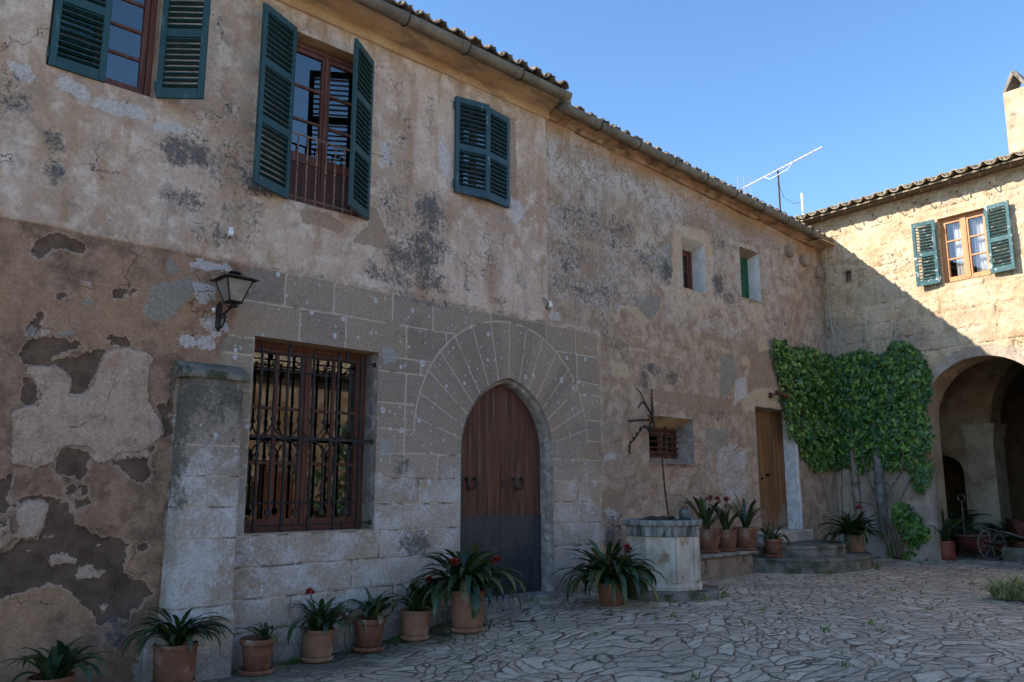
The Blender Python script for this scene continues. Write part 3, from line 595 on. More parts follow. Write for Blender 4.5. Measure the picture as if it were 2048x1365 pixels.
# ------------------------------------------------------------------ wall sheets with openings
def grid_axis(a, b, step, marks, coarse=None):
    base = list(np.arange(a, b + 1e-6, step))
    if coarse: base = list(np.arange(coarse[0], a - .05, coarse[1])) + base
    ms = [m for m in marks]
    base = [x for x in base if all(abs(x - m) > step * .45 for m in ms)]
    return np.array(sorted(set(base + ms)))
def wall_sheet(name, xs, zs, rects, arch, place, disp, keep, attrs, mat, parent):
    """rects: (x0,x1,z0,z1) openings; arch: list of (x0,x1,zs,ztop,h) with h(x) the height of the opening; place maps (x,z,d) to world"""
    nx, nz = len(xs), len(zs)
    X, Z = np.meshgrid(xs, zs, indexing='ij'); X = X.copy(); Z = Z.copy()
    edge = np.full(X.shape, 1e9)
    cut = np.zeros((nx - 1, nz - 1), bool)
    cxm = (xs[:-1] + xs[1:]) / 2; czm = (zs[:-1] + zs[1:]) / 2
    for (x0, x1, z0, z1) in rects:
        cut |= ((cxm > x0) & (cxm < x1))[:, None] & ((czm > z0) & (czm < z1))[None, :]
        dx = np.maximum(np.maximum(x0 - X, X - x1), 0); dz = np.maximum(np.maximum(z0 - Z, Z - z1), 0)
        edge = np.minimum(edge, np.hypot(dx, dz))
    for (x0, x1, z0, zs_, zt, h) in arch:
        cut |= ((cxm > x0) & (cxm < x1))[:, None] & ((czm > z0) & (czm < zs_))[None, :]
        inx = (X > x0 - 1e-6) & (X < x1 + 1e-6) & (Z > zs_ - 1e-6) & (Z < zt + 1e-6)
        hh = h(X)
        Z = np.where(inx, hh + (Z - zs_) / (zt - zs_) * (zt - hh), Z)
        dx = np.maximum(np.maximum(x0 - X, X - x1), 0)
        ed = np.where(Z < zs_, np.hypot(dx, np.maximum(z0 - Z, 0)), np.hypot(dx, np.maximum(Z - h(np.clip(X, x0, x1)), 0)))
        edge = np.minimum(edge, ed)
    D = disp(X, Z) * sstep(0.0, .05, edge)
    ef = sstep(0.0, .12, edge)
    V = place(X + .013 * fbm(X * 2.6, Z * 2.6, 91, 3) * ef, Z + .013 * fbm(X * 2.6, Z * 2.6, 95, 3) * ef, D)
    cutk = cut | ~keep(cxm[:, None] + 0 * czm[None, :], czm[None, :] + 0 * cxm[:, None])
    I, J = np.nonzero(~cutk)
    a = I * nz + J
    F = np.stack([a, a + nz, a + nz + 1, a + 1], 1)
    used = np.zeros(nx * nz, bool); used[F.ravel()] = True
    idx = np.cumsum(used) - 1
    P = np.stack([v.ravel() for v in V], 1)[used].astype(np.float32); F = idx[F].astype(np.int32)
    me = bpy.data.meshes.new(name)
    me.vertices.add(len(P)); me.vertices.foreach_set('co', P.ravel())
    me.loops.add(F.size); me.loops.foreach_set('vertex_index', F.ravel())
    me.polygons.add(len(F)); me.polygons.foreach_set('loop_start', np.arange(0, F.size, 4, dtype=np.int32))
    me.polygons.foreach_set('use_smooth', np.ones(len(F), bool))
    me.update(calc_edges=True)
    for k, fn in attrs(X, Z).items():
        at = me.attributes.new(k, 'FLOAT', 'POINT'); at.data.foreach_set('value', fn.ravel()[used].astype(np.float32))
    me.materials.append(mat)
    return link(name, me, parent)

# ------------------------------------------------------------------ farmhouse (wall plane y = 0, courtyard on the -y side)
def gz(x):
    t = np.clip((8 - np.asarray(x, float)) / 3.6, 0, 1)
    return np.where(np.asarray(x) < 8, -.31 * t * t * (3 - 2 * t), .0175 * np.clip(np.asarray(x, float) - 8, 0, 12) * .55)
farm = thing('farmhouse', 'long old farmhouse with stained peeling plaster, pointed portal, barred window and dark shutters', 'house', (3, 0, -.3))
AC, AR = .164, .964
def portal_h(X, a=.80, x0=7.25, spring=1.83, rise=.95):
    c = (rise * rise - a * a) / (2 * a); Rr = a + c
    u = np.clip(np.abs(np.asarray(X) - x0), 0, a)
    return spring + np.sqrt(np.maximum(Rr * Rr - (u + c) ** 2, 0))
RECTS = dict(w1=(1.62, 2.55, 5.05, 6.42), w2=(3.98, 5.0, 4.40, 6.355), w3=(6.30, 7.19, 5.08, 6.33), gw=(3.72, 5.215, .93, 2.88),
             s1=(11.25, 11.93, 4.68, 5.565), s2=(13.08, 13.77, 4.82, 5.775), sg=(10.18, 11.36, 1.75, 2.48), d2=(13.33, 14.70, .62, 2.83))
mx = [v for r in RECTS.values() for v in r[:2]] + [6.45, 8.05, 7.25, 8.0]
mz = [v for r in RECTS.values() for v in r[2:]] + [1.83, 3.30]
mx += [3.72, 4.04, 4.62, 5.40, 6.0, 4.22, 4.78, 5.61, 6.21, 5.82, 8.57, 6.095]
mz += [3.605, 3.24, 2.68, 2.32, 2.03, 1.755, 1.472, 1.19, .612, .312, 0.0]
fx = grid_axis(.9, 16.42, .026, mx, (-6.0, .4)); fz = grid_axis(-.6, 6.82, .026, mz)
COURSE = [3.605, 3.24, 2.855, 2.68, 2.32, 2.03, 1.755, 1.472, 1.19, .91, .612, .312, .0, -.33, -.7]
VJ = {0: [3.0, 4.04, 4.62, 5.40, 6.0, 6.93, 7.95, 8.55], 1: [3.4, 4.22, 4.78, 5.61, 6.21, 8.57], 2: [3.72, 5.82, 8.57], 3: [3.72, 5.61, 8.57], 4: [3.72, 5.61, 8.57], 5: [3.72, 5.61, 6.0, 8.57],
      6: [3.72, 5.61, 6.095, 8.57], 7: [3.72, 5.82, 8.57], 8: [3.72, 5.61, 6.0, 8.57], 9: [3.6, 4.35, 5.3, 5.9, 8.58], 10: [3.55, 4.03, 4.95, 5.6, 6.1, 8.53], 11: [3.6, 4.25, 4.87, 5.5, 6.2, 8.6], 12: [3.4, 4.1, 4.9, 5.7, 6.3, 8.5], 13: [3.2, 4.5, 6.0]}
STONE = [3.57,3.56,4.0,3.60,9.02,3.625,9.07,2.6,9.09,1.91,9.0,.6,8.9,-.7,2.7,-.7,2.9,.25,3,.27,2.95,2.46,3.38,2.55,3.36,2.74,3.5,2.92,3.52,3.2]
def joints(X, Z):
    d = np.full(X.shape, 9.0); blk = np.zeros(X.shape)
    Zw = Z; rs = np.random.RandomState(11)
    ring = np.hypot(X - 7.25, Z - 2.0); inring = (ring < 1.525) & (Z > 2.0 - .1)
    for i in range(len(COURSE) - 1):
        top, bot = COURSE[i], COURSE[i + 1]
        m = (Zw <= top) & (Zw > bot)
        dd = np.minimum(np.abs(top - Zw), np.abs(Zw - bot))
        k = np.zeros(X.shape)
        for j, x in enumerate(VJ.get(i, [])):
            xx = x
            dd = np.minimum(dd, np.abs(X - xx)); k = np.where(X > x, j + 1, k)
        d = np.where(m, dd, d)
        tab = rs.rand(12); blk = np.where(m, tab[k.astype(int)], blk)
    ang = np.degrees(np.arctan2(X - 7.25, Z - 1.72))
    aj = np.array([-92, -72, -60.5, -49.5, -39.5, -30, -20.5, -10.5, 0.6, 11, 20.5, 30, 40, 50.5, 62, 75, 92])
    k = np.clip(np.searchsorted(aj, ang), 0, len(aj) - 1)
    lo = aj[np.clip(k - 1, 0, len(aj) - 1)]; hi = aj[k]
    rr = np.hypot(X - 7.25, Z - 1.72)
    dv = np.minimum(np.abs(ang - lo), np.abs(hi - ang)) * math.pi / 180 * rr + .003
    dv = np.minimum(dv, np.abs(ring - 1.515))
    vb = np.random.RandomState(4).rand(20)[k] * .45 + .1
    d = np.where(inring, 9.0, d); blk = np.where(inring, vb, blk)
    return d, blk
_cache = {}
def wall_fields(X, Z):
    key = X.shape
    if key in _cache: return _cache[key]
    A = {}
    for k in PATCH: A[k] = patch_field(PATCH[k], X, Z)
    st = np.clip(sdf(STONE, X, Z) / .1 * .5 + .5, 0, 1); A['stone'] = st
    j, b = joints(X, Z); A['joint'] = j; A['blk'] = b
    mo = np.zeros(X.shape)
    for (x, z, rx, rz, s) in MOULD:
        r = np.hypot((X - x) / (rx * 1.35), (Z - z) / (rz * 1.35)); mo = np.maximum(mo, s * (1 - sstep(.2, 1.0, r)))
    A['mould'] = mo
    A['sec2'] = sstep(7.985, 8.0, X) * sstep(3.62, 3.66, Z) + (Z <= 3.66) * sstep(8.95, 9.2, X)
    dz = 3.60 + .005 * (X - 3)
    A['dado'] = (1 - sstep(-.006, .012, Z - dz)) * (1 - sstep(3.45, 4.0, X))
    eave = np.where(X < 8, 6.66, 6.70 - (X - 8) * .032)
    A['orange'] = np.clip(1.0 - (eave - Z) / .62, 0, 1) * np.where(X < 8, .5, .95) + .38 * np.exp(-((Z - 3.75) / .13) ** 2) * (X < 8.6) + .25 * np.exp(-((Z - 2.3) / .5) ** 2) * (X > 9.2)
    A['efflo'] = np.maximum(np.clip(sdf(EFFLO, X, Z) / .25 * .5 + .55, 0, 1), .38 * ((X > 8) & (Z > 4)).astype(float) * (vn(X * 1.3, Z * 1.1, 8) > .45))
    A['rubble'] = np.clip(sdf(RUBBLE, X, Z) / .5 * .5 + .5, 0, 1) * .95
    A['foot'] = np.clip(1 - (Z - gz(X)) / .55, 0, 1) * .8
    li = .33 + .52 * np.exp(-((X - 5.9) / .9) ** 2 - ((Z - 2.9) / .7) ** 2) + .38 * np.exp(-((X - 8.7) / .4) ** 2) + .3 * np.exp(-((X - 6.2) / .6) ** 2 - ((Z - 2.2) / .5) ** 2) + .25 * np.exp(-((X - 3.3) / .4) ** 2)
    A['lich'] = li
    _cache[key] = A
    return A
def wall_disp(X, Z):
    A = wall_fields(X, Z)
    d = .016 * fbm(X * .9, Z * .9, 1, 4) + .006 * fbm(X * 6, Z * 6, 2, 4)
    d = d + A['sec2'] * (.022 + .018 * fbm(X * 2.3, Z * 2.3, 6, 4) + .008 * fbm(X * 9, Z * 9, 9, 3)) * (A['stone'] < .5)
    d = d + .020 * sstep(.44, .56, A['dark']) - .010 * sstep(.44, .56, A['pale']) - .006 * sstep(.35, .65, A['cream']) - .004 * sstep(.4, .6, A['cement'])
    d = d + .014 * A['dado']
    d = d + .008 * sstep(.4, .6, A['stone']) + np.where(A['stone'] > .5, .006 * np.exp(-(A['joint'] / .009) ** 2), 0)
    rb = sstep(.35, .7, A['rubble'])
    d = d + rb * (.03 * fbm(X * 5, Z * 6.5, 12, 4) + .012)
    return d
def farm_keep(x, z): return z < np.where(x < 8.0, 6.80, 6.70 - (x - 8) * .032)
wall_sheet('wall', fx, fz, list(RECTS.values()), [(6.45, 8.05, -.6, 1.83, 3.30, portal_h)], lambda X, Z, D: (X, D, Z), wall_disp, farm_keep, wall_fields, M['wall'], farm)

# hidden sides so that the house is a closed volume
b = MB()
b.quad((-6, .05, -.6), (-6, 8, -.6), (-6, 8, 6.7), (-6, .05, 6.8)); b.quad((-6, 8, -.6), (20, 8, -.6), (20, 8, 6.3), (-6, 8, 6.7))
b.quad((8.0, .02, 6.3), (8.0, 4, 6.6), (8.0, 4, 8.1), (8.0, .02, 6.85)); b.quad((8.0, 4, 6.6), (8.0, 8, 6.3), (8.0, 8, 6.8), (8.0, 4, 8.1))
b.build('back_wall', M['reveal'], farm)

def tile_roof(name, O, U, V, N, nu, nv, mat, parent, pu=.275, pv=.36, r=.098, seed=1, under=True, dz=0.0):
    """rows of half-round clay tiles: O corner at the eave, U along the eave, V up the slope, N off the roof"""
    b = MB(); rr = random.Random(seed); O = Vector(O); U = Vector(U); V = Vector(V); N = Vector(N); sg = 7
    for i in range(nu):
        for kind in (0, 1):                      # 0 channel, 1 cover
            if kind == 0 and not under: continue
            for j in range(nv):
                u0 = (i + (.5 if kind else 0)) * pu + rr.uniform(-.012, .012); v0 = j * pv - (.05 if kind == 0 else 0) + (rr.uniform(-.025, .02) if j == 0 else rr.uniform(-.01, .01))
                L = pv * 1.22; lift = .018 * 1.0; tw = rr.uniform(-.012, .012); rk = r * rr.uniform(.94, 1.05)
                P = []
                for (v, h, rs) in ((v0, lift, 1.0), (v0 + L, 0, .86)):
                    for (q, th) in ((1.0, 0), (.80, 0)):
                        for k in range(sg + 1):
                            a = math.pi * k / sg
                            x = math.cos(a) * rk * rs * q; y = math.sin(a) * rk * rs * q
                            if kind == 0: y = -y * .8 + rk * .75
                            P.append(O + U * (u0 + x + tw * (v - v0) / L) + V * v + N * (y + h + .05 + dz))
                n = sg + 1; F = []
                for k in range(sg):
                    F.append((k, k + 1, 2 * n + k + 1, 2 * n + k)); F.append((n + k, 3 * n + k, 3 * n + k + 1, n + k + 1))
                    F.append((k, n + k, n + k + 1, k + 1)); F.append((2 * n + k, 2 * n + k + 1, 3 * n + k + 1, 3 * n + k))
                b.add(P, F)
    a = O - N * .02; w = U * (nu * pu); l = V * (nv * pv)
    for h in (0.0, .03): b.quad(a + N * h, a + w + N * h, a + w + l + N * h, a + l + N * h)
    b.quad(a, a + w, a + w + N * .03, a + N * .03)
    return b.build(name, mat, parent, smooth=False)
pit = R(17)
def slope(y0, z0, x0, x1, y1, seed, dirx=None):
    L = (y1 - y0) / math.cos(pit)
    Ux = Vector((1, 0, dirx or 0)).normalized()
    return tile_roof('roof', (x0, y0, z0), Ux, (0, math.cos(pit), math.sin(pit)), (0, -math.sin(pit), math.cos(pit)), int((x1 - x0) / .275), int(L / .36) + 1, M['tile'], farm, seed=seed)
slope(-.40, 6.855, -6, 8.06, 3.9, 1)
slope(-.115, 6.80, 8.12, 16.5, 3.9, 2, -.0325)
b = MB()                                                         # rear slopes
b.quad((-6, 3.9, 8.15), (8.05, 3.9, 8.15), (8.05, 8.2, 6.85), (-6, 8.2, 6.85)); b.quad((8.05, 3.9, 8.0), (20, 3.9, 7.62), (20, 8.2, 6.3), (8.05, 8.2, 6.7))
b.build('rear_roof', M['tile'], farm)

def sweep(name, prof, p0, p1, mat, parent, n=90, amp=.01, seed=0):
    b = MB(); V = []; F = []; m = len(prof)
    for i in range(n + 1):
        t = i / n
        for k, (y, z) in enumerate(prof):
            x = p0[0] + (p1[0] - p0[0]) * t
            w = amp * float(fbm(x * 1.6, k * .7 + 3, seed, 3))
            V.append((x, y + p0[1] + (p1[1] - p0[1]) * t + w, z + p0[2] + (p1[2] - p0[2]) * t + w))
    for i in range(n):
        for k in range(m - 1): F.append((i * m + k, (i + 1) * m + k, (i + 1) * m + k + 1, i * m + k + 1))
    F.append(tuple(range(m))); F.append(tuple(n * m + k for k in range(m))[::-1])
    b.add(V, F); return b.build(name, mat, parent, smooth=False)
sweep('cornice', [(.03, 6.60), (-.025, 6.615), (-.032, 6.70), (-.045, 6.715), (-.16, 6.745), (-.30, 6.80), (-.36, 6.85), (.05, 6.86)], (-6, 0, 0), (8.02, 0, 0), M['cornice'], farm, 200, .008, 1)
sweep('cornice', [(.05, 6.62), (-.015, 6.63), (-.045, 6.665), (-.11, 6.70), (-.18, 6.74), (-.18, 6.79), (.05, 6.82)], (8.025, 0, 0), (16.45, 0, -.27), M['eave2'], farm, 220, .03, 2)

def gutter(p0, p1, r=.078, seglen=.92):
    b = MB(); p0 = Vector(p0); p1 = Vector(p1); L = (p1 - p0).length; d = (p1 - p0) / L
    n = int(L / seglen); side = Vector((0, 1, 0)); up = Vector((0, 0, 1)); K = 12
    rr = random.Random(int(p0.x * 10) + 50)
    for i in range(n):
        a = p0 + d * (L * i / n); e = p0 + d * (L * (i + 1) / n - .004)
        r0 = r * rr.uniform(.96, 1.04); sag = rr.uniform(-.006, .006)
        for (s0, s1, q0, q1) in ((0, .13, 1.0, 1.0), (.13, .16, 1.0, 1.09), (.16, .86, 1.03, 1.06), (.86, 1, 1.15, 1.15)):
            V = []; F = []
            for (s, q) in ((s0, q0), (s1, q1)):
                c = a + (e - a) * s + up * sag * math.sin(s * math.pi)
                for z in (1, .86):
                    for k in range(K + 1):
                        t = math.pi * (1.0 + (k / K)) + (.25 if k == 0 else 0) * 0
                        ang = -0.35 + (math.pi + .7) * k / K
                        V.append(c + (side * math.cos(ang) - up * math.sin(ang)) * r0 * q * z)
            m = K + 1
            for k in range(K):
                F.append((k, k + 1, 2 * m + k + 1, 2 * m + k)); F.append((m + k, 3 * m + k, 3 * m + k + 1, m + k + 1))
                F.append((k, m + k, m + k + 1, k + 1)); F.append((2 * m + k, 2 * m + k + 1, 3 * m + k + 1, 3 * m + k))
            for k in (0, K): F.append((k, 2 * m + k, 3 * m + k, m + k))
            b.add(V, F)
    return b.build('gutter', M['gutter'], farm, smooth=False), n
g1, n1 = gutter((-6, -.43, 6.865), (7.98, -.43, 6.80)); g2, n2 = gutter((7.96, -.22, 6.775), (16.34, -.22, 6.505))
b = MB(); b.tube([(7.93, -.44, 6.77), (7.97, -.43, 6.74), (7.99, -.34, 6.72), (8.02, -.24, 6.70)], .05, 10); b.build('gutter_outlet', M['zinc'], farm, True)
for x0, x1, y, z0, z1, n in ((-6, 7.98, -.43, 6.865, 6.80, n1), (7.96, 16.34, -.22, 6.775, 6.505, n2)):
    for i in range(1, n):                                         # thin straps at the joints
        x = x0 + (x1 - x0) * i / n
        if x < 3: continue
        c = Vector((x - .02, y, z0 + (z1 - z0) * i / n)); b = MB()
        b.tube([c + Vector((0, math.cos(a) * .098, -math.sin(a) * .098)) for a in np.linspace(-.3, math.pi + .3, 13)], .007, 5)
        b.build('gutter_strap', M['iron'], farm)
# soffit slab where the lower roof meets the end wing
b = MB(); b.box(15.75, 16.34, -.34, -.02, 6.395, 6.42); b.build('soffit', M['cornice'], farm)
for (x, z) in ((14.95, 6.05), (15.55, 5.98), (16.12, 5.83)):      # putlog stones
    b = MB(); b.box(x - .09, x + .09, -.10, .06, z - .11, z + .11, bev=.035); b.build('corbel_stone', M['reveal'], farm)

def reveal(b, x0, x1, z0, z1, d, y0=-.004, sl=(0, 0, 0, 0), ms=(0, 0, 0, 0)):
    """left, right, top, bottom splay and material"""
    X0, X1, Z1, Z0 = x0 + sl[0], x1 - sl[1], z1 - sl[2], z0 + sl[3]; e = .0
    b.quad((x0, y0, z0), (x0, y0, z1), (X0, d, Z1), (X0, d, Z0), ms[0]); b.quad((x1, y0, z0), (X1, d, Z0), (X1, d, Z1), (x1, y0, z1), ms[1])
    b.quad((x0, y0, z1), (x1, y0, z1), (X1, d, Z1), (X0, d, Z1), ms[2]); b.quad((x0, y0, z0), (X0, d, Z0), (X1, d, Z0), (x1, y0, z0), ms[3])
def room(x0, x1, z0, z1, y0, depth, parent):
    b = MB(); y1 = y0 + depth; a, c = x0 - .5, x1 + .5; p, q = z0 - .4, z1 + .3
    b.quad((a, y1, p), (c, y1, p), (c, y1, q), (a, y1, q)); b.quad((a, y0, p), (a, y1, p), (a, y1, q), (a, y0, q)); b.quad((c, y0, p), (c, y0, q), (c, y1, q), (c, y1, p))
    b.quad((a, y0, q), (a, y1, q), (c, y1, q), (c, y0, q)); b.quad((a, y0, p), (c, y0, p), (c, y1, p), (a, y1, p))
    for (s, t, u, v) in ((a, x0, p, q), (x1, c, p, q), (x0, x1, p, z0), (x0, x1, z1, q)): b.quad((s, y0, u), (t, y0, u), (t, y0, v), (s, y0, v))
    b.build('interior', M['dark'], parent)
def casement(x0, x1, z0, z1, y, mat, bars, leaves=2, panel=0.0, fw=.055, sw=.05, glass='glass', frame_parent=farm, curtain=None, mull=None, rail=.0):
    """timber window: frame, leaves with glazing bars, glass"""
    b = MB(); pb = MB()
    b.box(x0, x0 + fw, y - .03, y + .05, z0, z1, bev=.004); b.box(x1 - fw, x1, y - .03, y + .05, z0, z1, bev=.004)
    b.box(x0 + fw, x1 - fw, y - .028, y + .05, z1 - fw, z1, bev=.004); b.box(x0 + fw, x1 - fw, y - .028, y + .05, z0, z0 + fw * .8, bev=.004)
    xi0, xi1 = x0 + fw, x1 - fw; w = (xi1 - xi0) / leaves; zz0, zz1 = z0 + fw * .8, z1 - fw
    gl = []
    for i in range(leaves):
        a = xi0 + w * i + .003; c = a + w - .006
        b.box(a, a + sw, y - .015, y + .03, zz0, zz1, bev=.005); b.box(c - sw, c, y - .015, y + .03, zz0, zz1, bev=.005)
        b.box(a + sw, c - sw, y - .012, y + .03, zz1 - sw, zz1); b.box(a + sw, c - sw, y - .012, y + .03, zz0, zz0 + sw * 1.4)
        bot = zz0 + sw * 1.4
        if panel:
            pb.box(a + sw, c - sw, y + .004, y + .022, zz0 + sw, z0 + panel - .05); b.box(a + sw, c - sw, y - .014, y + .03, z0 + panel - .06, z0 + panel + .05); bot = z0 + panel + .05
            for t in (.25, .5, .75): b.box(a + sw + (c - a - 2 * sw) * t - .003, a + sw + (c - a - 2 * sw) * t + .003, y + .001, y + .006, zz0 + sw * 1.4, z0 + panel - .06)
        for k in range(1, bars + 1):
            z = bot + (zz1 - sw - bot) * k / (bars + 1); b.box(a + sw, c - sw, y - .004, y + .026, z - .016, z + .016, bev=.004)
        if mull:
            for t in mull: m_ = a + sw + (c - a - 2 * sw) * t; b.box(m_ - .018, m_ + .018, y - .006, y + .028, bot, zz1 - sw, bev=.003)
        gl.append((a + sw - .004, c - sw + .004, bot - .004, zz1 - sw + .004))
    b.box((x0 + x1) / 2 - .022, (x0 + x1) / 2 + .022, y - .032, y - .013, zz0, zz1, bev=.006)
    o = b.build('window', mat, frame_parent)
    if panel: pb.build('door_panel', M['panelwood'], o)
    for (a, c, p, q) in gl:
        g = MB(); g.quad((a, y + .012, p), (c, y + .012, p), (c, y + .012, q), (a, y + .012, q)); g.build('pane', M[glass], o)
    return o
def shutter(hx, hy, ang, w, z0, z1, mat, rails, parent, seed=0, th=.038, tilt=11, flip=False):
    """louvred shutter leaf swung about the hinge (hx, hy); ang is its heading in the ground plane"""
    b = MB(); T = Matrix.Translation((hx, hy, 0)) @ Matrix.Rotation(R(ang), 4, 'Z'); sw = .06; rr = random.Random(seed)
    b.box(0, sw, -th / 2, th / 2, z0, z1, T, bev=.004); b.box(w - sw, w, -th / 2, th / 2, z0, z1, T, bev=.004)
    zs = [z0] + [z0 + (z1 - z0) * t for t in rails] + [z1]
    spans = []; lo = z0 + .10
    b.box(sw, w - sw, -th / 2 + .002, th / 2 - .002, z0, z0 + .10, T); b.box(sw, w - sw, -th / 2 + .002, th / 2 - .002, z1 - .075, z1, T)
    for t in rails:
        z = z0 + (z1 - z0) * t; b.box(sw, w - sw, -th / 2 + .002, th / 2 - .002, z - .042, z + .042, T); spans.append((lo, z - .042)); lo = z + .042
    spans.append((lo, z1 - .075))
    for (p, q) in spans:
        n = max(2, int((q - p) / .058))
        for k in range(n):
            z = p + (q - p) * (k + .5) / n
            L = T @ Matrix.Translation((0, 0, z)) @ Matrix.Rotation(R((tilt if not flip else -tilt) + rr.uniform(-2.5, 2.5)), 4, 'X')
            b.box(sw - .004, w - sw + .004, -.027, .027, -.0055, .0055, L)
    for z in (z0 + .12, z1 - .12):
        b.tube([T @ Vector((-.012, 0, z - .05)), T @ Vector((-.012, 0, z + .05))], .011, 6)
    return b.build('shutter', mat, parent)

# upper windows
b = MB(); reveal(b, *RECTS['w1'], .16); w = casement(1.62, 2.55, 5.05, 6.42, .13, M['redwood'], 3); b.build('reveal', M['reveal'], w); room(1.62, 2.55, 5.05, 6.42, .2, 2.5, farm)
shutter(1.635, -.012, 0, .47, 5.045, 6.41, M['shutter'], [.5], farm, 1, flip=True).__setitem__('label', 'closed left shutter leaf')
shutter(2.565, -.02, -41, .45, 5.05, 6.41, M['shutter'], [.5], farm, 2, flip=True)
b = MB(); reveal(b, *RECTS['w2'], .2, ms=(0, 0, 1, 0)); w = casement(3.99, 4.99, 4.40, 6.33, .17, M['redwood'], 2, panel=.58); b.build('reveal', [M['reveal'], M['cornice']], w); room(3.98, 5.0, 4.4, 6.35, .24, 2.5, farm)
shutter(3.985, -.03, -157, .53, 4.385, 6.37, M['shutter'], [.36, .68], farm, 3)
shutter(5.0, -.02, -145.5, .53, 4.385, 6.36, M['shutter'], [.36, .68], farm, 4)
b = MB(); b.tube([(3.98, .05, 5.19), (5.0, .05, 5.19)], .011, 6); b.tube([(3.98, .05, 4.47), (5.0, .05, 4.47)], .008, 6)
for i in range(9):
    x = 4.0 + i * .1175
    n = 46; b.tube([(x + .0018 * math.cos(k * 1.9), .05 + .0018 * math.sin(k * 1.9), 4.40 + .79 * k / n) for k in range(n + 1)], .0085, 5)
    b.lathe([(.0, -.02), (.016, -.01), (.016, .01), (0, .02)], 8, (x, .05, 4.84))
b.build('railing', M['railiron'], farm)
b = MB(); reveal(b, *RECTS['w3'], .2); w = casement(6.31, 7.18, 5.09, 6.32, .17, M['redwood'], 2); b.build('reveal', M['reveal'], w); room(6.3, 7.19, 5.08, 6.33, .24, 2, farm)
shutter(6.268, -.025, -13, .50, 5.055, 6.36, M['shutter_worn'], [.48], farm, 5, flip=True)['label'] = 'flaking shutter leaf nearly closed'
shutter(7.215, -.025, -171, .475, 5.07, 6.355, M['shutter_worn'], [.48], farm, 6)
# small windows in the lower section
b = MB(); reveal(b, *RECTS['s1'], .285, sl=(0, .015, .1, 0), ms=(0, 1, 1, 0)); w = casement(11.25, 11.915, 4.68, 5.50, .29, M['redwood'], 1, 1, fw=.07); b.build('reveal', [M['reveal'], M['limewash']], w); room(11.25, 11.93, 4.68, 5.5, .35, 1.5, farm)
b = MB(); reveal(b, *RECTS['s2'], .25, sl=(0, .02, .08, 0), ms=(0, 1, 0, 0))
g = MB(); g.box(13.08, 13.42, .235, .262, 4.82, 5.70, bev=.006); g.box(13.424, 13.76, .235, .262, 4.82, 5.70, bev=.006)
for x in (13.19, 13.30, 13.53, 13.64): g.box(x - .004, x + .004, .229, .24, 4.83, 5.69)
M['green'] = simple('faded_green_board', (.012, .072, .035), (.02, .105, .05), 6, .6, .3, .004, .3, stretch=(5, 5, .5))
w = g.build('window_board', M['green'], farm); b.build('reveal', [M['reveal'], M['limewash']], w)
b = MB(); reveal(b, *RECTS['sg'], .30, sl=(.3, .05, .15, .10), ms=(1, 0, 2, 1)); w = casement(10.46, 11.33, 1.84, 2.34, .33, M['doorwood'], 0, 2, fw=.06); b.build('reveal', [M['revgrey'], M['reveal'], M['cornice']], w); room(10.46, 11.33, 1.84, 2.34, .4, 1.6, farm)
b = MB()
for k in range(5): z = 1.92 + k * .093; b.tube([(10.5, .27, z), (11.4, .27, z)], .011, 6)
b.box(10.955, 10.985, .245, .262, 1.83, 2.37); b.build('window_grille', M['rust'], farm)

# barred ground-floor window
b = MB(); reveal(b, *RECTS['gw'], .30, ms=(0, 0, 1, 2)); w = casement(3.72, 5.215, .93, 2.88, .27, M['redwood'], 2, 2, fw=.06, sw=.055, mull=[.5])
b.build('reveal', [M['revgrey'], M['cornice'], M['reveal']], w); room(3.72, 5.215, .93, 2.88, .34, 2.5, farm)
b = MB(); y = .06; bx = [3.842 + i * .299 for i in range(5)]
for z in (2.742, 2.56, 1.217, 1.0): b.tube([(3.74 if z != 2.56 else 3.842, y, z), (5.26 if z in (2.742, 1.0) else 5.038, y, z)], .0085, 6)
b.box(3.70, 5.25, y - .006, y + .006, 1.865, 1.893)
for x in (5.23,):
    for z in (2.742, 1.879, 1.0): b.lathe([(0, -.03), (.022, -.02), (.022, .02), (0, .03)], 8, (x - .02, y, z))
for i, x in enumerate(bx):
    b.box(x - .0115, x + .0115, y - .0115, y + .0115, .955, 2.79)
    b.lathe([(0, 0), (.019, .008), (.014, .03), (.018, .04), (0, .06)], 8, (x, y, 2.78)); b.lathe([(0, -.03), (.02, -.012), (.014, 0)], 8, (x, y, .96))
    for z in (2.06, 1.70): b.box(x - .017, x + .017, y - .017, y + .017, z - .022, z + .022)
for i in range(4):
    x = bx[i] + .1495; h = .1495
    b.box(x - .009, x + .009, y - .009, y + .009, 2.07, 2.66); b.box(x - .045, x + .045, y - .006, y + .006, 2.635, 2.652)
    b.lathe([(0, 0), (.014, .02), (0, .05)], 6, (x, y, 2.66)); b.box(x - .017, x + .017, y - .017, y + .017, 2.04, 2.085)
    b.box(x - .009, x + .009, y - .009, y + .009, 1.15, 1.70); b.box(x - .017, x + .017, y - .017, y + .017, 1.685, 1.73)
    b.tube([(x, y - .012, 1.125), (x, y + .012, 1.125)], .036, 16)
    for s in (-1, 1):
        A = [(x + s * h * math.sin(t) ** 1.0 * 1.0, y, 1.893 + .155 * (1 - math.sin(t)) if False else 2.05 - .158 * (1 - math.cos(t))) for t in np.linspace(0, math.pi / 2, 9)]
        A = [(x + s * (h + .02) * (1 - math.cos(t)), y, 2.05 - .165 * math.sin(t)) for t in np.linspace(0, math.pi / 2, 9)]; b.tube(A, .0085, 6)
        A = [(x + s * (h + .02) * (1 - math.cos(t)), y, 1.70 + .165 * math.sin(t)) for t in np.linspace(0, math.pi / 2, 9)]; b.tube(A, .0085, 6)
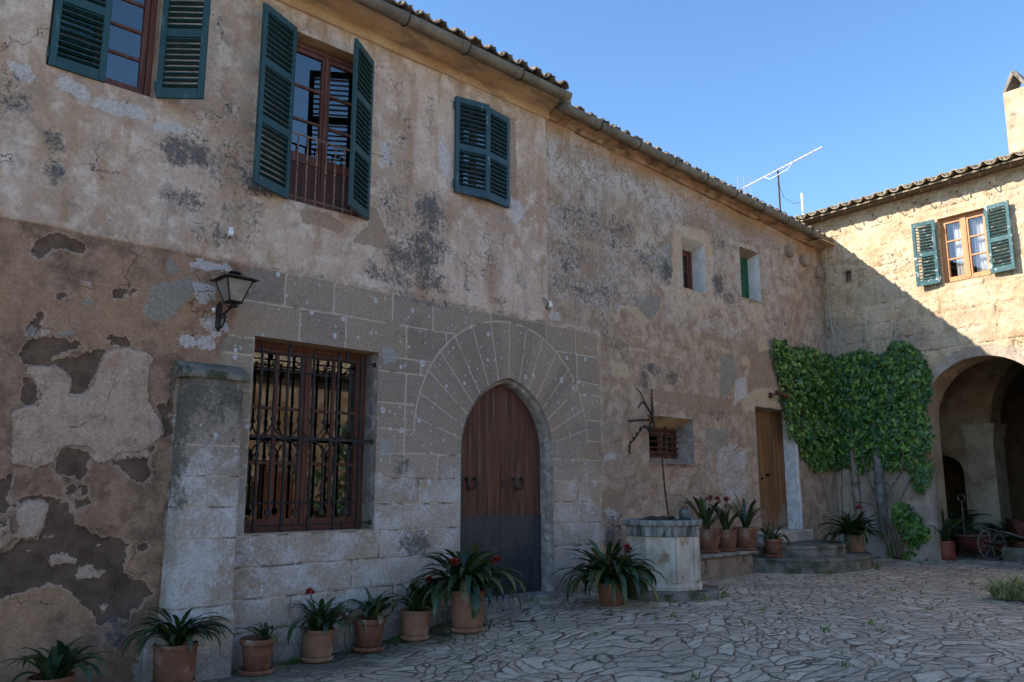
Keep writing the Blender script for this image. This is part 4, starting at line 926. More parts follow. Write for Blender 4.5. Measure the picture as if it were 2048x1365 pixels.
for x in (4.16, 4.86): b.box(x - .012, x + .012, y + .01, y + .03, .93, 1.02); b.box(x - .012, x + .012, y + .01, y + .03, 2.74, 2.86)
b.build('window_grille', M['iron'], farm)
# buttress beside the barred window
b = MB(); V = []; F = []; nz, nx = 90, 30
for i in range(nz + 1):
    z = -.45 + (2.39 + .45) * i / nz; t = (z + .45) / 3.0
    x0 = 3.0 - .055 * (1 - t) - (.10 * sstep(.25, .05, np.float64(z)) if z < .25 else 0); x1 = 3.575
    dep = .155 + .06 * (1 - t) + (.05 * float(sstep(.28, .2, z)))
    for k in range(nx + 1):
        u = k / nx; x = x0 + (x1 - x0) * u
        p = min(1, u * 9) ** .5; y = -dep * p * (1 if u < .98 else .75)
        w_ = .010 * float(fbm(x * 4, z * 4, 21, 4)); jz = min(abs(z - q) for q in COURSE); w_ += .006 * math.exp(-(jz / .012) ** 2)
        V.append((x, y + w_ if p > .5 else y, z))
for i in range(nz):
    for k in range(nx): a = i * (nx + 1) + k; F.append((a, a + 1, a + nx + 2, a + nx + 1))
b.add(V, F); but = b.build('buttress', M['wall'], farm, smooth=True)
Vc = []; Fc = []; mc = 13; bc = MB()                              # weathered cap stone, sloping to the wall
for i in range(mc):
    x = 2.945 + (3.60 - 2.945) * i / (mc - 1); e = .012 * float(fbm(x * 6, 3.3, 25, 3))
    Vc += [(x, .03, 2.385), (x, -.185 + e, 2.385 + e), (x, -.195 + e, 2.425 + e), (x, -.185 + e, 2.445 + e * .5), (x, -.02, 2.545 + e), (x, .03, 2.55)]
for i in range(mc - 1): Fc += [(i * 6 + k, (i + 1) * 6 + k, (i + 1) * 6 + (k + 1) % 6, i * 6 + (k + 1) % 6) for k in range(6)]
Fc += [tuple(range(6))[::-1], tuple((mc - 1) * 6 + k for k in range(6))]
bc.add(Vc, Fc); bc.build('buttress_cap', M['step'] if 'step' in M else M['stone'], farm)
vv = np.array(V); Xb, Zb = vv[:, 0].copy(), vv[:, 2]
Ab = {k: patch_field([], Xb, Zb) for k in PATCH}
jb, kb = joints(np.full(Xb.shape, 3.3), Zb); jb = np.minimum(*[np.minimum.reduce([np.abs(Zb - q) for q in COURSE])] * 2)
kb = np.random.RandomState(9).rand(20)[np.digitize(Zb, COURSE[::-1])]
Ab.update(stone=np.ones(Xb.shape), joint=jb, blk=kb * .8, mould=np.clip(sstep(1.55, 2.3, Zb) * 1.1 + .9 * sstep(3.12, 2.98, Xb) * sstep(.5, 1.6, Zb), 0, 1.2), sec2=0 * Xb, dado=0 * Xb, orange=0 * Xb, efflo=0 * Xb, rubble=0 * Xb, foot=np.clip(1 - (Zb + .3) / .5, 0, 1), lich=.5 + 0 * Xb)  # mould near the top; darkening of the left side is painted shade
for k, fn in Ab.items():
    at = but.data.attributes.new(k, 'FLOAT', 'POINT'); at.data.foreach_set('value', np.asarray(fn, np.float32))

# pointed portal: moulded jamb, threshold, plank door with steel kick plates
def portal_outline(a, rise, spring=1.83, x0=7.25, n=18, base=-.1):
    P = [(x0 - a, base)] + [(x0 - a, base + (spring - base) * t) for t in (.35, .7)]
    c = (rise * rise - a * a) / (2 * a); Rr = a + c; th = math.atan2(rise, c)
    for k in range(n + 1): t = th * k / n; P.append((x0 + c - Rr * math.cos(t), spring + Rr * math.sin(t)))
    for k in range(n - 1, -1, -1): t = th * k / n; P.append((x0 - c + Rr * math.cos(t), spring + Rr * math.sin(t)))
    return P + [(x0 + a, base + (spring - base) * t) for t in (.7, .35)] + [(x0 + a, base)]
prof = [(-.010, .0), (.012, .012), (.03, .012), (.035, .03), (.055, .052), (.085, .062), (.19, .066)]
b = MB(); L = [portal_outline(.80 - i, .95 - i * 1.1) for (y, i) in prof]; V = []; F = []; n = len(L[0])
for (y, i), P in zip(prof, L): V += [(x, y, z) for x, z in P]
for i in range(len(prof) - 1):
    for k in range(n - 1): F.append((i * n + k, (i + 1) * n + k, (i + 1) * n + k + 1, i * n + k + 1))
b.add(V, F); b.build('portal_jamb', M['revgrey'], farm, True)
b = MB(); O = portal_outline(.745, .885, n=26); ys = .172
dx = [7.25 - .75, 6.86, 7.245, 7.255, 7.64, 8.0]
def clip_x(P, a, c):
    def cut(P, s, v):
        Q = []
        for i in range(len(P)):
            p, q = P[i], P[(i + 1) % len(P)]; ip = s * (p[0] - v) >= 0; iq = s * (q[0] - v) >= 0
            if ip: Q.append(p)
            if ip != iq: t = (v - p[0]) / (q[0] - p[0]); Q.append((v, p[1] + t * (q[1] - p[1])))
        return Q
    return cut(cut(P, 1, a), -1, c)
for (a, c) in ((6.45, 6.858), (6.862, 7.246), (7.252, 7.636), (7.640, 8.05)):
    Q = clip_x(O, a, c); n = len(Q); o = .004 * rng.random()
    b.add([(x, ys + o, z) for x, z in Q] + [(x, ys + .05, z) for x, z in Q], [tuple(range(n))] + [(k, n + k, n + (k + 1) % n, (k + 1) % n) for k in range(n)])
door = b.build('door', M['doorwood'], farm)
b = MB(); b.box(6.508, 7.246, ys - .010, ys - .003, .05, 1.03); b.box(7.252, 7.992, ys - .010, ys - .003, .05, 1.03)
for x in (6.53, 7.22, 7.28, 7.97):
    for z in (.09, .33, .57, .80, 1.0): b.lathe([(.007, 0), (.004, .004), (0, .005)], 6, (x, ys - .012, z))
b.build('kick_plate', M['plate'], door)
for x in (6.74, 7.55):
    b = MB(); z = 1.44
    b.tube([(x + .075 * math.cos(t) * (1.0 if math.sin(t) < .3 else .92), ys - .035, z + .085 * math.sin(t)) for t in np.linspace(R(150), R(390), 16)], .013, 7)
    for s in (-1, 1): b.lathe([(0, -.025), (.024, -.01), (.024, .01), (0, .025)], 8, (x + s * .068, ys - .012, z + .05)); b.tube([(x + s * .068, ys, z + .05), (x + s * .068, ys - .05, z + .045)], .01, 6)
    b.build('door_handle', M['iron'], door)
b = MB(); b.box(7.28, 7.33, ys - .008, ys - .002, 1.37, 1.46, bev=.003); b.build('lock_plate', M['iron'], door)
b = MB(); b.box(6.28, 8.12, -.16, .22, -.25, .045, bev=.02); b.build('threshold', M['stone'], farm)

# side door up the steps
b = MB(); reveal(b, *RECTS['d2'], .22, sl=(0, .03, .03, 0), ms=(0, 1, 0, 0)); 
b2 = MB(); x0, x1, z0, z1 = 13.33, 14.68, .60, 2.82; w_ = (x1 - x0) / 6
for i in range(6): b2.box(x0 + w_ * i + .002, x0 + w_ * (i + 1) - (.010 if i == 2 else .002), .205 + .003 * (i % 2), .25, z0, z1, bev=.004)
for z in (.72, 1.0, 1.28, 1.62):                                  # studs driven into the planks
    for i in range(14): b2.tube([(x0 + .06 + i * .092, .206, z), (x0 + .06 + i * .092, .198, z)], .0085, 6, m=1)
d2 = b2.build('door', [M['oldwood'], M['rust']], farm); b.build('reveal', [M['reveal'], M['jamb']], d2)
b2 = MB(); b2.tube([(13.98, .2, 1.62), (13.98, .15, 1.62)], .03, 10); b2.build('door_knob', M['iron'], d2); b2 = MB(); b2.tube([(13.78, .2, 1.55), (13.78, .17, 1.55)], .02, 8); b2.build('door_knob', M['iron'], d2)
V = []; F = []; b2 = MB(); N = 26                                  # thick limewashed jamb strip on the right, eroded lintel
for i in range(N + 1):
    z = .60 + 2.24 * i / N; e = .03 * float(fbm(z * 3.1, 2.0, 30, 4))
    V += [(14.70, -.006, z), (14.695, -.03, z), (14.80 + e, -.03, z), (14.82 + e, .01, z)]
for i in range(N):
    for k in range(3): a = i * 4 + k; F.append((a, a + 1, a + 5, a + 4))
b2.add(V, F); b2.build('door_jamb', M['jamb'], farm, True)
b2 = MB(); b2.box(13.25, 14.85, -.20, .24, .40, .625, bev=.02); b2.build('threshold', M['stonepale'], farm)

# ------------------------------------------------------------------ end wing with the arched passage
XC = 16.4; EX, EY = .0953, .99545
def ew(t, o, z): return Vector((XC - EX * t - EY * o, -EY * t + EX * o, z))      # t along the wall, o out into the courtyard
wing = thing('arched_wing', 'sunlit end wing with eroded sandstone wall, round passage arch and single shuttered window', 'house', ew(2, 0, .1))
AT, ARAD, ASP = 2.93, 1.10, 2.62
def arch_h(T): return ASP + np.sqrt(np.maximum(ARAD ** 2 - (np.clip(T, AT - ARAD, AT + ARAD) - AT) ** 2, 0))
ET = (2.43, 3.265, 5.16, 6.415)
et = grid_axis(-.3, 5.2, .028, [.5, .62, 2.43, 3.265, AT - ARAD, AT, AT + ARAD]); et = np.concatenate([np.arange(-4, -.35, .25), et, np.arange(5.35, 10.6, .15)])
ez = grid_axis(-.4, 7.12, .028, [5.57, 5.80, 5.16, 6.415, ASP, 4.2])
EC = [7.0, 6.62, 6.2, 5.78, 5.42, 5.0, 4.62, 4.28, 3.95, 3.4, 2.9, 2.4, 1.9, 1.4, .9, .4]
def end_fields(T, Z):
    A = {}; d = np.full(T.shape, 9.0); blk = np.zeros(T.shape); rs = np.random.RandomState(21)
    Zw = Z + .05 * fbm(T * 1.1, Z * 1.1, 14, 3)
    for i in range(len(EC) - 1):
        m = (Zw <= EC[i]) & (Zw > EC[i + 1]); dd = np.minimum(np.abs(EC[i] - Zw), np.abs(Zw - EC[i + 1]))
        xs = np.cumsum(rs.uniform(.45, .95, 24)) - 4.5; k = np.zeros(T.shape)
        for j, x in enumerate(xs): dd = np.minimum(dd, np.abs(T - x - .04 * np.sin(Z * 5 + j))); k = np.where(T > x, j, k)
        d = np.where(m, dd, d); blk = np.where(m, rs.rand(30)[k.astype(int)], blk)
    A['joint'] = d; A['blk'] = blk
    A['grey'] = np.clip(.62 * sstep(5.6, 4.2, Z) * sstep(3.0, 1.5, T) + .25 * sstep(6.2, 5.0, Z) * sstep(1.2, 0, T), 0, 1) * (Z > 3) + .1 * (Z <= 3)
    ring = np.hypot(T - AT, Z - ASP)
    A['plaster'] = np.maximum(np.clip(1 - (ring - ARAD) / .42, 0, 1) * (Z > 2.2) * .95, sstep(2.6, 1.9, Z) * .9)
    return A
def end_disp(T, Z):
    A = end_fields(T, Z)
    d = .022 * fbm(T * 1.2, Z * 1.4, 31, 4) + .020 * np.abs(fbm(T * 3.5, Z * 5.0, 32, 4)) + .006 * fbm(T * 11, Z * 12, 33, 3)
    d = d * (1 - .75 * A['plaster']) + .016 * np.exp(-(A['joint'] / .02) ** 2) * (1 - A['plaster']) * (fbm(T * 2, Z * 2, 35, 3) > -.1) + .01 * (A['blk'] - .5)
    return -d
def end_place(T, Z, D): return (XC - EX * T - EY * D, -EY * T + EX * D, Z)
def end_keep(t, z): return (t > -.31) | (z > 6.2)
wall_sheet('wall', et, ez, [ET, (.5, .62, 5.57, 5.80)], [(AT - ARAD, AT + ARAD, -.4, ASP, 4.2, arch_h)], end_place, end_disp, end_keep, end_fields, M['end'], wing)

# roof, eaves board, hooks, chimney
a0 = ew(-3.9, .33, 7.03); U = Vector((-EX, -EY, 0)); pe = R(18)
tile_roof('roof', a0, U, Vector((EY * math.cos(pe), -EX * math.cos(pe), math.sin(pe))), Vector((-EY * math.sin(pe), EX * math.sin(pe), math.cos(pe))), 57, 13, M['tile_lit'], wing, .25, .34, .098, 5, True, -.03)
b = MB(); L = [ew(t, .28, 7.0) for t in (-3.9, 10.4)]
def wbox(b, t0, t1, o0, o1, z0, z1, m=0):
    P = [ew(t, o, z) for t in (t0, t1) for o in (o0, o1) for z in (z0, z1)]
    b.add(P, [(0, 1, 3, 2), (4, 6, 7, 5), (0, 4, 5, 1), (2, 3, 7, 6), (0, 2, 6, 4), (1, 5, 7, 3)], m)
wbox(b, -3.9, 10.4, -.05, .27, 7.005, 7.03); b.build('eaves_board', M['bark'], wing)
for i in range(14):
    t = .25 + i * .52; b = MB()
    p = [ew(t, .26, 7.01), ew(t, .30, 6.99), ew(t, .31, 6.95), ew(t, .30, 6.92)]; b.tube(p, .012, 5); b.build('eaves_hook', M['rust'], wing)
for t in (.72, 1.2, 1.72, 2.28, 2.84, 3.42, 4.0):
    b = MB(); z = 6.74 + .01 * (t > 2)
    b.tube([ew(t, .0, z + .10), ew(t, .05, z + .10), ew(t + .01, .07, z + .05), ew(t + .03, .08, z), ew(t + .06, .09, z - .03), ew(t + .09, .09, z - .015), ew(t + .10, .09, z + .01)], .009, 5); b.build('gutter_hook', M['rust'], wing)
b = MB(); c0, c1 = ew(3.92, -.7, 0), None
def cbox(b, t0, t1, o0, o1, z0, z1, tp=0.0):
    P = []
    for z, s in ((z0, 0), (z1, tp)):
        for (t, o) in ((t0 + s, o0 + s), (t1 - s, o0 + s), (t1 - s, o1 - s), (t0 + s, o1 - s)): P.append(ew(t, o, z))
    b.add(P, [(0, 1, 2, 3), (7, 6, 5, 4), (0, 4, 5, 1), (1, 5, 6, 2), (2, 6, 7, 3), (3, 7, 4, 0)])
cbox(b, 3.57, 4.02, -1.02, -.58, 6.8, 8.72, .012)
ch = b.build('chimney', M['stonechim'] if 'stonechim' in M else simple('chimney_render', (.40, .31, .20), (.54, .44, .31), 3, .93, .6, .02, .1, c3=(.25, .19, .13), t3=(.55, .68)), wing)
b = MB()                                                          # two flagstones leaning together over the flue
for s in (-1, 1):
    P = []
    for o in (-1.01, -.59):
        for (dt, dz) in ((s * .22, 8.72), (s * .165, 8.72), (s * -.025, 9.06), (s * .03, 9.10)): P.append(ew(3.79 + dt, o, dz))
    b.add(P, [(0, 1, 2, 3), (4, 7, 6, 5), (0, 3, 7, 4), (1, 5, 6, 2), (0, 4, 5, 1), (2, 6, 7, 3)])
b.build('chimney_cap', M['stone'], ch)
# shuttered window
b = MB()
t0, t1, z0, z1 = ET; d = .16
for (p, q, m) in (((t0, z0, t0, z1), 0, 0), ((t1, z1, t1, z0), 0, 0), ((t0, z1, t1, z1), 0, 0), ((t1, z0, t0, z0), 0, 0)):
    b.quad(ew(p[0], .012, p[1]), ew(p[0], -d, p[1]), ew(p[2], -d, p[3]), ew(p[2], .012, p[3]))
f = MB()
def fb(ta, tb, oa, ob, za, zb): wbox(f, ta, tb, oa, ob, za, zb)
fb(t0, t0 + .06, -.16, -.08, z0, z1); fb(t1 - .06, t1, -.16, -.08, z0, z1); fb(t0 + .06, t1 - .06, -.16, -.082, z1 - .06, z1); fb(t0 + .06, t1 - .06, -.16, -.082, z0, z0 + .05)
mid = (t0 + t1) / 2; fb(mid - .05, mid + .05, -.15, -.072, z0 + .05, z1 - .06)
for (p, q) in ((t0 + .06, mid - .05), (mid + .05, t1 - .06)):
    fb(p, p + .035, -.145, -.088, z0 + .05, z1 - .06) ; fb(q - .012, q, -.145, -.088, z0 + .05, z1 - .06); fb(p + .035, q - .012, -.145, -.088, z1 - .105, z1 - .06); fb(p + .035, q - .012, -.145, -.088, z0 + .05, z0 + .11)
    for k in (1, 2): z = z0 + .11 + (z1 - .215 - z0) * k / 3; fb(p + .035, q - .012, -.135, -.092, z - .014, z + .014)
w = f.build('window', M['redlit'], wing); b.build('reveal', M['end_reveal'] if 'end_reveal' in M else simple('warm_reveal_stone', (.42, .31, .19), (.56, .43, .28), 5, .93, .6, .015, .1), w)
for (p, q) in ((t0 + .09, mid - .06), (mid + .08, t1 - .07)):
    g = MB(); g.quad(ew(p, -.12, z0 + .1), ew(q, -.12, z0 + .1), ew(q, -.12, z1 - .1), ew(p, -.12, z1 - .1)); g.build('pane', M['glass_clear'], w)
for (p, q) in ((2.60, 2.82), (2.95, 3.20)):
    g = MB(); V = []; F = []; n = 30
    for i in range(n + 1):
        t = p + (q - p) * i / n
        for j in range(8): z = 5.2 + 1.12 * j / 7; V.append(ew(t, -.24 + .022 * math.sin(i * 1.15 + j * .15) + .008 * math.sin(i * 2.9), z + (.05 * math.sin(i * .55) if j == 7 else 0)))
    for i in range(n):
        for j in range(7): k = i * 8 + j; F.append((k, k + 1, k + 9, k + 8))
    g.add(V, F); g.build('curtain', M['curtain'], w, True)
g = MB()                                                          # room behind the curtain
for (ta, oa, za, tb, ob, zb) in ():
    pass
P = [ew(t, o, z) for t in (1.9, 3.8) for o in (-.30, -2.2) for z in (4.7, 6.7)]
g.add(P, [(0, 1, 3, 2), (4, 6, 7, 5), (2, 3, 7, 6), (0, 2, 6, 4), (1, 5, 7, 3)]); g.build('interior', M['dark'], wing)
def wing_shutter(th_, oh, ang, w, z0, z1, mat, seed, flip, tl): 
    p = ew(th_, oh, 0); base = math.degrees(math.atan2(-EY, -EX)); return shutter(p.x, p.y, base + ang, w, z0, z1, mat, [.48], wing, seed, flip=flip, tilt=tl)
wing_shutter(2.40, .06, 180 + 8, .415, 5.165, 6.41, M['shutter_sun'], 8, True, 30)['label'] = 'flaking shutter leaf folded back towards the corner'
wing_shutter(3.29, .06, -4, .42, 5.155, 6.41, M['shutter'] if False else M['shutter_sun'], 9, False, 25)
# jambs and soffit of the passage arch, battered foot of the pier
b = MB(); V = []; F = []; PO = [(AT - ARAD, -.2), (AT - ARAD, .9), (AT - ARAD, 1.8)] + [(AT - ARAD * math.cos(k * math.pi / 24), ASP + ARAD * math.sin(k * math.pi / 24)) for k in range(25)] + [(AT + ARAD, 1.8), (AT + ARAD, .9), (AT + ARAD, -.2)]
n = len(PO)
for o in (.012, -.2, -.45, -.62): V += [ew(t, o, z) for t, z in PO]
for i in range(3):
    for k in range(n - 1): F.append((i * n + k, i * n + k + 1, (i + 1) * n + k + 1, (i + 1) * n + k))
b.add(V, F); b.build('arch_reveal', M['vault'], wing)
b = MB(); V = []; F = []; N = 30; K = 14                          # weathered foot
for i in range(N + 1):
    z = .0 + 1.75 * i / N; s = (1 - i / N)
    for k in range(K + 1):
        t = .35 + (1.81 + .05 * s - .35) * k / K
        V.append(ew(t, .02 + .16 * s * s + .02 * float(fbm(t * 3, z * 3, 41, 4)) - (.03 if k == 0 else 0), z))
    V.append(ew(1.84, -.3, z))
for i in range(N):
    for k in range(K + 1): a = i * (K + 2) + k; F.append((a, a + 1, a + K + 3, a + K + 2))
b.add(V, F); b.build('wall_foot', simple('damp_foot_plaster', (.25, .20, .15), (.38, .315, .255), 3, .93, .6, .015, .1, c3=(.135, .135, .07), t3=(.55, .7)), wing, True)
b = MB(); P = [ew(t, o, z) for t in (.48, .64) for o in (.02, -.14) for z in (5.55, 5.82)]; b.add(P, [(0, 2, 3, 1), (4, 5, 7, 6), (2, 6, 7, 3), (0, 4, 6, 2), (1, 3, 7, 5)]); b.build('putlog_hole', M['reveal'], wing)
# passage: inner wall with an arch on a capital, side opening, vault
IO = -3.0
def place_in(T, Z, D): return (XC - EX * T - EY * (IO + D), -EY * T + EX * (IO + D), Z)
IT, IR, IS = 3.35, 1.55, 2.72
def in_h(T): return IS + np.sqrt(np.maximum(IR ** 2 - (np.clip(T, IT - IR, IT + IR) - IT) ** 2, 0))
def in_h2(T): return 1.78 + .36 * np.sqrt(np.maximum(1 - ((np.clip(T, -.3, 1.17) - .435) / .735) ** 2, 0))
it = grid_axis(-1.2, 6.2, .07, [IT - IR, IT + IR, IT, -.3, 1.17]); iz = grid_axis(-.2, 5.0, .07, [IS, 4.6, 1.78, 2.45])
wall_sheet('inner_wall', it, iz, [], [(IT - IR, IT + IR, -.2, IS, 4.6, in_h), (-.3, 1.17, -.2, 1.78, 2.45, in_h2)], place_in, lambda T, Z: .02 * fbm(T * 2, Z * 2, 50, 3), lambda t, z: t > -9, lambda T, Z: {}, M['vault'], wing)
b = MB()
def pbox(b, t0, t1, o0, o1, z0, z1): wbox(b, t0, t1, o0, o1, z0, z1)
pbox(b, 1.28, 1.83, IO - .5, IO + .05, 0, 2.42); M['pier'] = simple('lightened_pier_plaster', (.38, .295, .21), (.54, .44, .33), 3, .93, .5, .015, .1, c3=(.30, .22, .15), t3=(.55, .68)); b.build('pier', M['pier'], wing)  # pier plaster lightened to paint in the light it catches
for (z0_, z1_, g_) in ((2.42, 2.48, .03), (2.48, 2.60, .05), (2.60, 2.68, .08), (2.68, 2.72, .10)):
    b = MB(); pbox(b, 1.28 - g_ * .3, 1.83 + g_, IO - .5, IO + .05 + g_, z0_, z1_); b.build('capital_band', M['pier'], wing)
b = MB(); V = []; F = []                                          # inner arch soffit
for o in (IO + .03, IO - .5): V += [ew(IT - IR * math.cos(k * math.pi / 20), o, IS + IR * math.sin(k * math.pi / 20)) for k in range(21)]
F = [(k, k + 1, 22 + k, 21 + k) for k in range(20)]; b.add(V, F); b.build('inner_arch', M['vault'], wing)
b = MB()                                                          # vault and walls of the passage
V = []; F = []; N = 20
for o in (-.60, -1.4, -2.2, -3.05):
    V += [ew(2.5 - 3.4 * math.cos(k * math.pi / N), o, 2.3 + 2.3 * math.sin(k * math.pi / N)) for k in range(N + 1)]
for i in range(3): F += [(i * (N + 1) + k, i * (N + 1) + k + 1, (i + 1) * (N + 1) + k + 1, (i + 1) * (N + 1) + k) for k in range(N)]
b.add(V, F)
for t in (-.9, 5.9): b.quad(ew(t, -.6, -.2), ew(t, -3.1, -.2), ew(t, -3.1, 2.3), ew(t, -.6, 2.3))
for o in (-.6,): b.quad(ew(-1, o, 0), ew(AT - ARAD, o, 0), ew(AT - ARAD, o, 5), ew(-1, o, 5)); b.quad(ew(AT + ARAD, o, 0), ew(6, o, 0), ew(6, o, 5), ew(AT + ARAD, o, 5))
b.build('vault', M['vault'], wing)
b = MB()                                                          # dim room beyond
for t in (-1.3, 6.3): b.quad(ew(t, -3.1, -.2), ew(t, -7.2, -.2), ew(t, -7.2, 5), ew(t, -3.1, 5))
b.quad(ew(-1.3, -7.2, -.2), ew(6.3, -7.2, -.2), ew(6.3, -7.2, 5), ew(-1.3, -7.2, 5)); b.quad(ew(-1.3, -3.05, 4.9), ew(6.3, -3.05, 4.9), ew(6.3, -7.2, 4.9), ew(-1.3, -7.2, 4.9))
b.build('back_room', M['vault'], wing)
b = MB()                                                          # closed rear of the wing
b.quad(ew(-4, -7.4, -.2), ew(10.5, -7.4, -.2), ew(10.5, -7.4, 7), ew(-4, -7.4, 7)); b.quad(ew(10.5, .02, -.2), ew(10.5, -7.4, -.2), ew(10.5, -7.4, 7), ew(10.5, .02, 7.05))
b.quad(ew(-4, -4.1, 8.4), ew(10.5, -4.1, 8.4), ew(10.5, -7.6, 7.0), ew(-4, -7.6, 7.0)); b.build('back_wall', M['reveal'], wing)
M['galvpipe'] = simple('dull_grey_pipe', (.12, .12, .112), (.20, .195, .18), 6, .7, .3, .005, .2)
# drainpipes in the corner under the ivy
for (t, x, r) in ((.42, 0, .065), (.92, .02, .085)):
    b = MB(); p = [ew(t, .10, 2.9), ew(t + .01, .10, 2.2), ew(t + .03, .11, 1.0), ew(t + .04, .13, .62 if t < .8 else .5)]
    b.tube(p, r, 14); b.tube([ew(t + .02, .105, 1.55), ew(t + .023, .105, 1.47)], r * 1.18, 14); b.build('drainpipe', M['benchst'] if t < .8 else M['galvpipe'], wing, True)

# ------------------------------------------------------------------ house on the far side of the courtyard (behind the camera; seen mirrored in the glass)
opp = thing('opposite_house', 'orange stone house with tiled eaves across the courtyard, mirrored in the barred window', 'house', (12, -17, 0))
xs_ = grid_axis(2.0, 26, .3, [12.6, 13.9, 17.0, 18.2]); zs_ = grid_axis(-.6, 5.3, .25, [2.3, 3.2, 4.3])
b = MB()
o = wall_sheet('wall', xs_, zs_, [(12.6, 13.9, -.6, 2.3), (17.0, 18.2, 3.2, 4.3)], [], lambda X, Z, D: (X, -17 + D * 0 + .06 * fbm(X, Z, 70, 3), Z), lambda X, Z: 0 * X, lambda x, z: x > -99, lambda X, Z: {}, M['opp'], opp)
o.data.flip_normals()
b = MB(); b.quad((12.5, -17.2, -.6), (14, -17.2, -.6), (14, -17.2, 2.4), (12.5, -17.2, 2.4)); b.build('door', M['doorwood'], opp)
b = MB(); b.quad((16.9, -17.2, 3.1), (18.3, -17.2, 3.1), (18.3, -17.2, 4.4), (16.9, -17.2, 4.4)); b.build('window', M['dark'], opp)
tile_roof('roof', (26, -16.55, 5.32), (-1, 0, 0), (0, -math.cos(pit), math.sin(pit)), (0, math.sin(pit), math.cos(pit)), 87, 12, M['tile_lit'], opp, seed=9)
b = MB(); b.box(2, 26, -17.1, -16.6, 5.22, 5.3); b.build('eaves_board', M['bark'], opp)
for (p, q) in (((2, -17, 0), (2, -24, 0)), ((26, -24, 0), (26, -17, 0)), ((2, -24, 0), (26, -24, 0))):
    b = MB(); b.quad((p[0], p[1], -.6), (q[0], q[1], -.6), (q[0], q[1], 5.3), (p[0], p[1], 5.3)); b.build('side_wall', M['opp'], opp)
b = MB(); b.quad((2, -20.4, 6.5), (26, -20.4, 6.5), (26, -24.4, 5.2), (2, -24.4, 5.2)); b.build('rear_roof', M['tile_lit'], opp)

# ------------------------------------------------------------------ ground
def sheet(name, xs, ys, zf, mat):
    X, Y = np.meshgrid(xs, ys, indexing='ij'); Zz = zf(X, Y); nx, ny = X.shape
    me = bpy.data.meshes.new(name); i = np.arange((nx - 1) * (ny - 1)); a = (i // (ny - 1)) * ny + i % (ny - 1)
    me.from_pydata(np.stack([X, Y, Zz], -1).reshape(-1, 3).tolist(), [], np.stack([a, a + ny, a + ny + 1, a + 1], 1).tolist())
    me.polygons.foreach_set('use_smooth', [True] * len(a)); me.materials.append(mat); me.update()
    o = link(name, me); o['kind'] = 'structure'; return o
def pave_z(X, Y): return gz(X) + (.012 * fbm(X * .8, Y * .8, 60, 3) + .006 * fbm(X * 3, Y * 3, 61, 3)) * sstep(-.02, -.5, Y)
sheet('pavement', np.concatenate([np.arange(-20, -1, 1.), np.arange(-1, 19, .12), np.arange(19, 30, .8)]), np.concatenate([np.arange(-30, -8, 1.), np.arange(-8, .35, .12), [.5, 2, 9]]), pave_z, M['paving'])
sheet('ground', np.linspace(-400, 400, 9), np.linspace(-400, 400, 9), lambda X, Y: 0 * X - .75, simple('dry_earth', (.17, .13, .09), (.26, .21, .14), .3, .95, .3, .05, .1))

# ------------------------------------------------------------------ stone steps, bench, well
st = thing('stone_steps', 'two rounded stone steps leading up to the brown plank side door', 'steps', (13.55, 0, .08))
def half_disc(name, cx, r, z0, z1, seed, parent, over=.02):
    b = MB(); n = 44; prof = [(r - .015, z0), (r - .005, z0 + .02), (r - .012, z1 - .06), (r, z1 - .045), (r, z1 - .012), (r - .014, z1), (r * .55, z1 + .002), (.05, z1)]
    V = []; F = []; m = len(prof)
    for k in range(n + 1):
        a = math.pi * k / n
        for i, (q, z) in enumerate(prof):
            e = .012 * float(fbm(k * .45, i * .8 + z * 4, seed, 4)) + (-.012 if k % 11 == 5 and i < 6 else 0)
            V.append((cx - (q + e) * math.cos(a), .02 - (q + e) * math.sin(a), z + e * .5))
    for k in range(n):
        for i in range(m - 1): a = k * m + i; F.append((a, a + m, a + m + 1, a + 1))
    b.add(V, F); return b.build(name, M['step'], parent, False)
half_disc('step', 13.75, 1.63, -.06, .27, 80, st); half_disc('step', 13.78, 1.22, .25, .435, 90, st)

be = thing('stone_bench', 'rough stone bench with overhanging slab carrying three clay pots beside the well', 'bench', (10.9, -.4, .05))
b = MB(); b.box(9.75, 12.03, -.58, .0, -.05, .345, bev=.02); b.build('base', M['benchst'], be)
b = MB(); b.box(9.7, 12.11, -.645, .0, .347, .402, bev=.018); b.build('slab', M['stone'], be)

WX, WY = 9.08, -1.02
we = thing('stone_well', 'octagonal pale stone well head with moulded rim on a low plinth', 'well', (WX, WY, 0))
rot = R(-36)
def octo(b, prof): b.lathe(prof, 8, (WX, WY, 0), rot=rot)
b = MB(); octo(b, [(.73, -.08), (.73, .085), (.715, .105), (.30, .11)]); b.build('plinth', M['step'], we)
b = MB(); octo(b, [(.515, .10), (.515, .15), (.495, .175), (.472, .195), (.472, .76)])
for k in range(8):                                              # corner pilaster strips
    a = rot + k * math.pi / 4; c = Vector((math.cos(a), math.sin(a), 0))
    for s in (-1, 1):
        d = Vector((math.cos(a + s * 3 * math.pi / 8 + s * math.pi / 4), math.sin(a + s * 3 * math.pi / 8 + s * math.pi / 4), 0))
        nrm = Vector((math.cos(a + s * math.pi / 8), math.sin(a + s * math.pi / 8), 0)); p0 = c * .472; p1 = p0 + d * .062
        P = [(WX + (p + nrm * h).x, WY + (p + nrm * h).y, z) for z in (.20, .755) for p in (p0, p1) for h in (0, .02)]
        b.add(P, [(0, 1, 3, 2), (4, 6, 7, 5), (0, 4, 5, 1), (2, 3, 7, 6), (0, 2, 6, 4), (1, 5, 7, 3)])
b.build('drum', M['stonepale'], we)
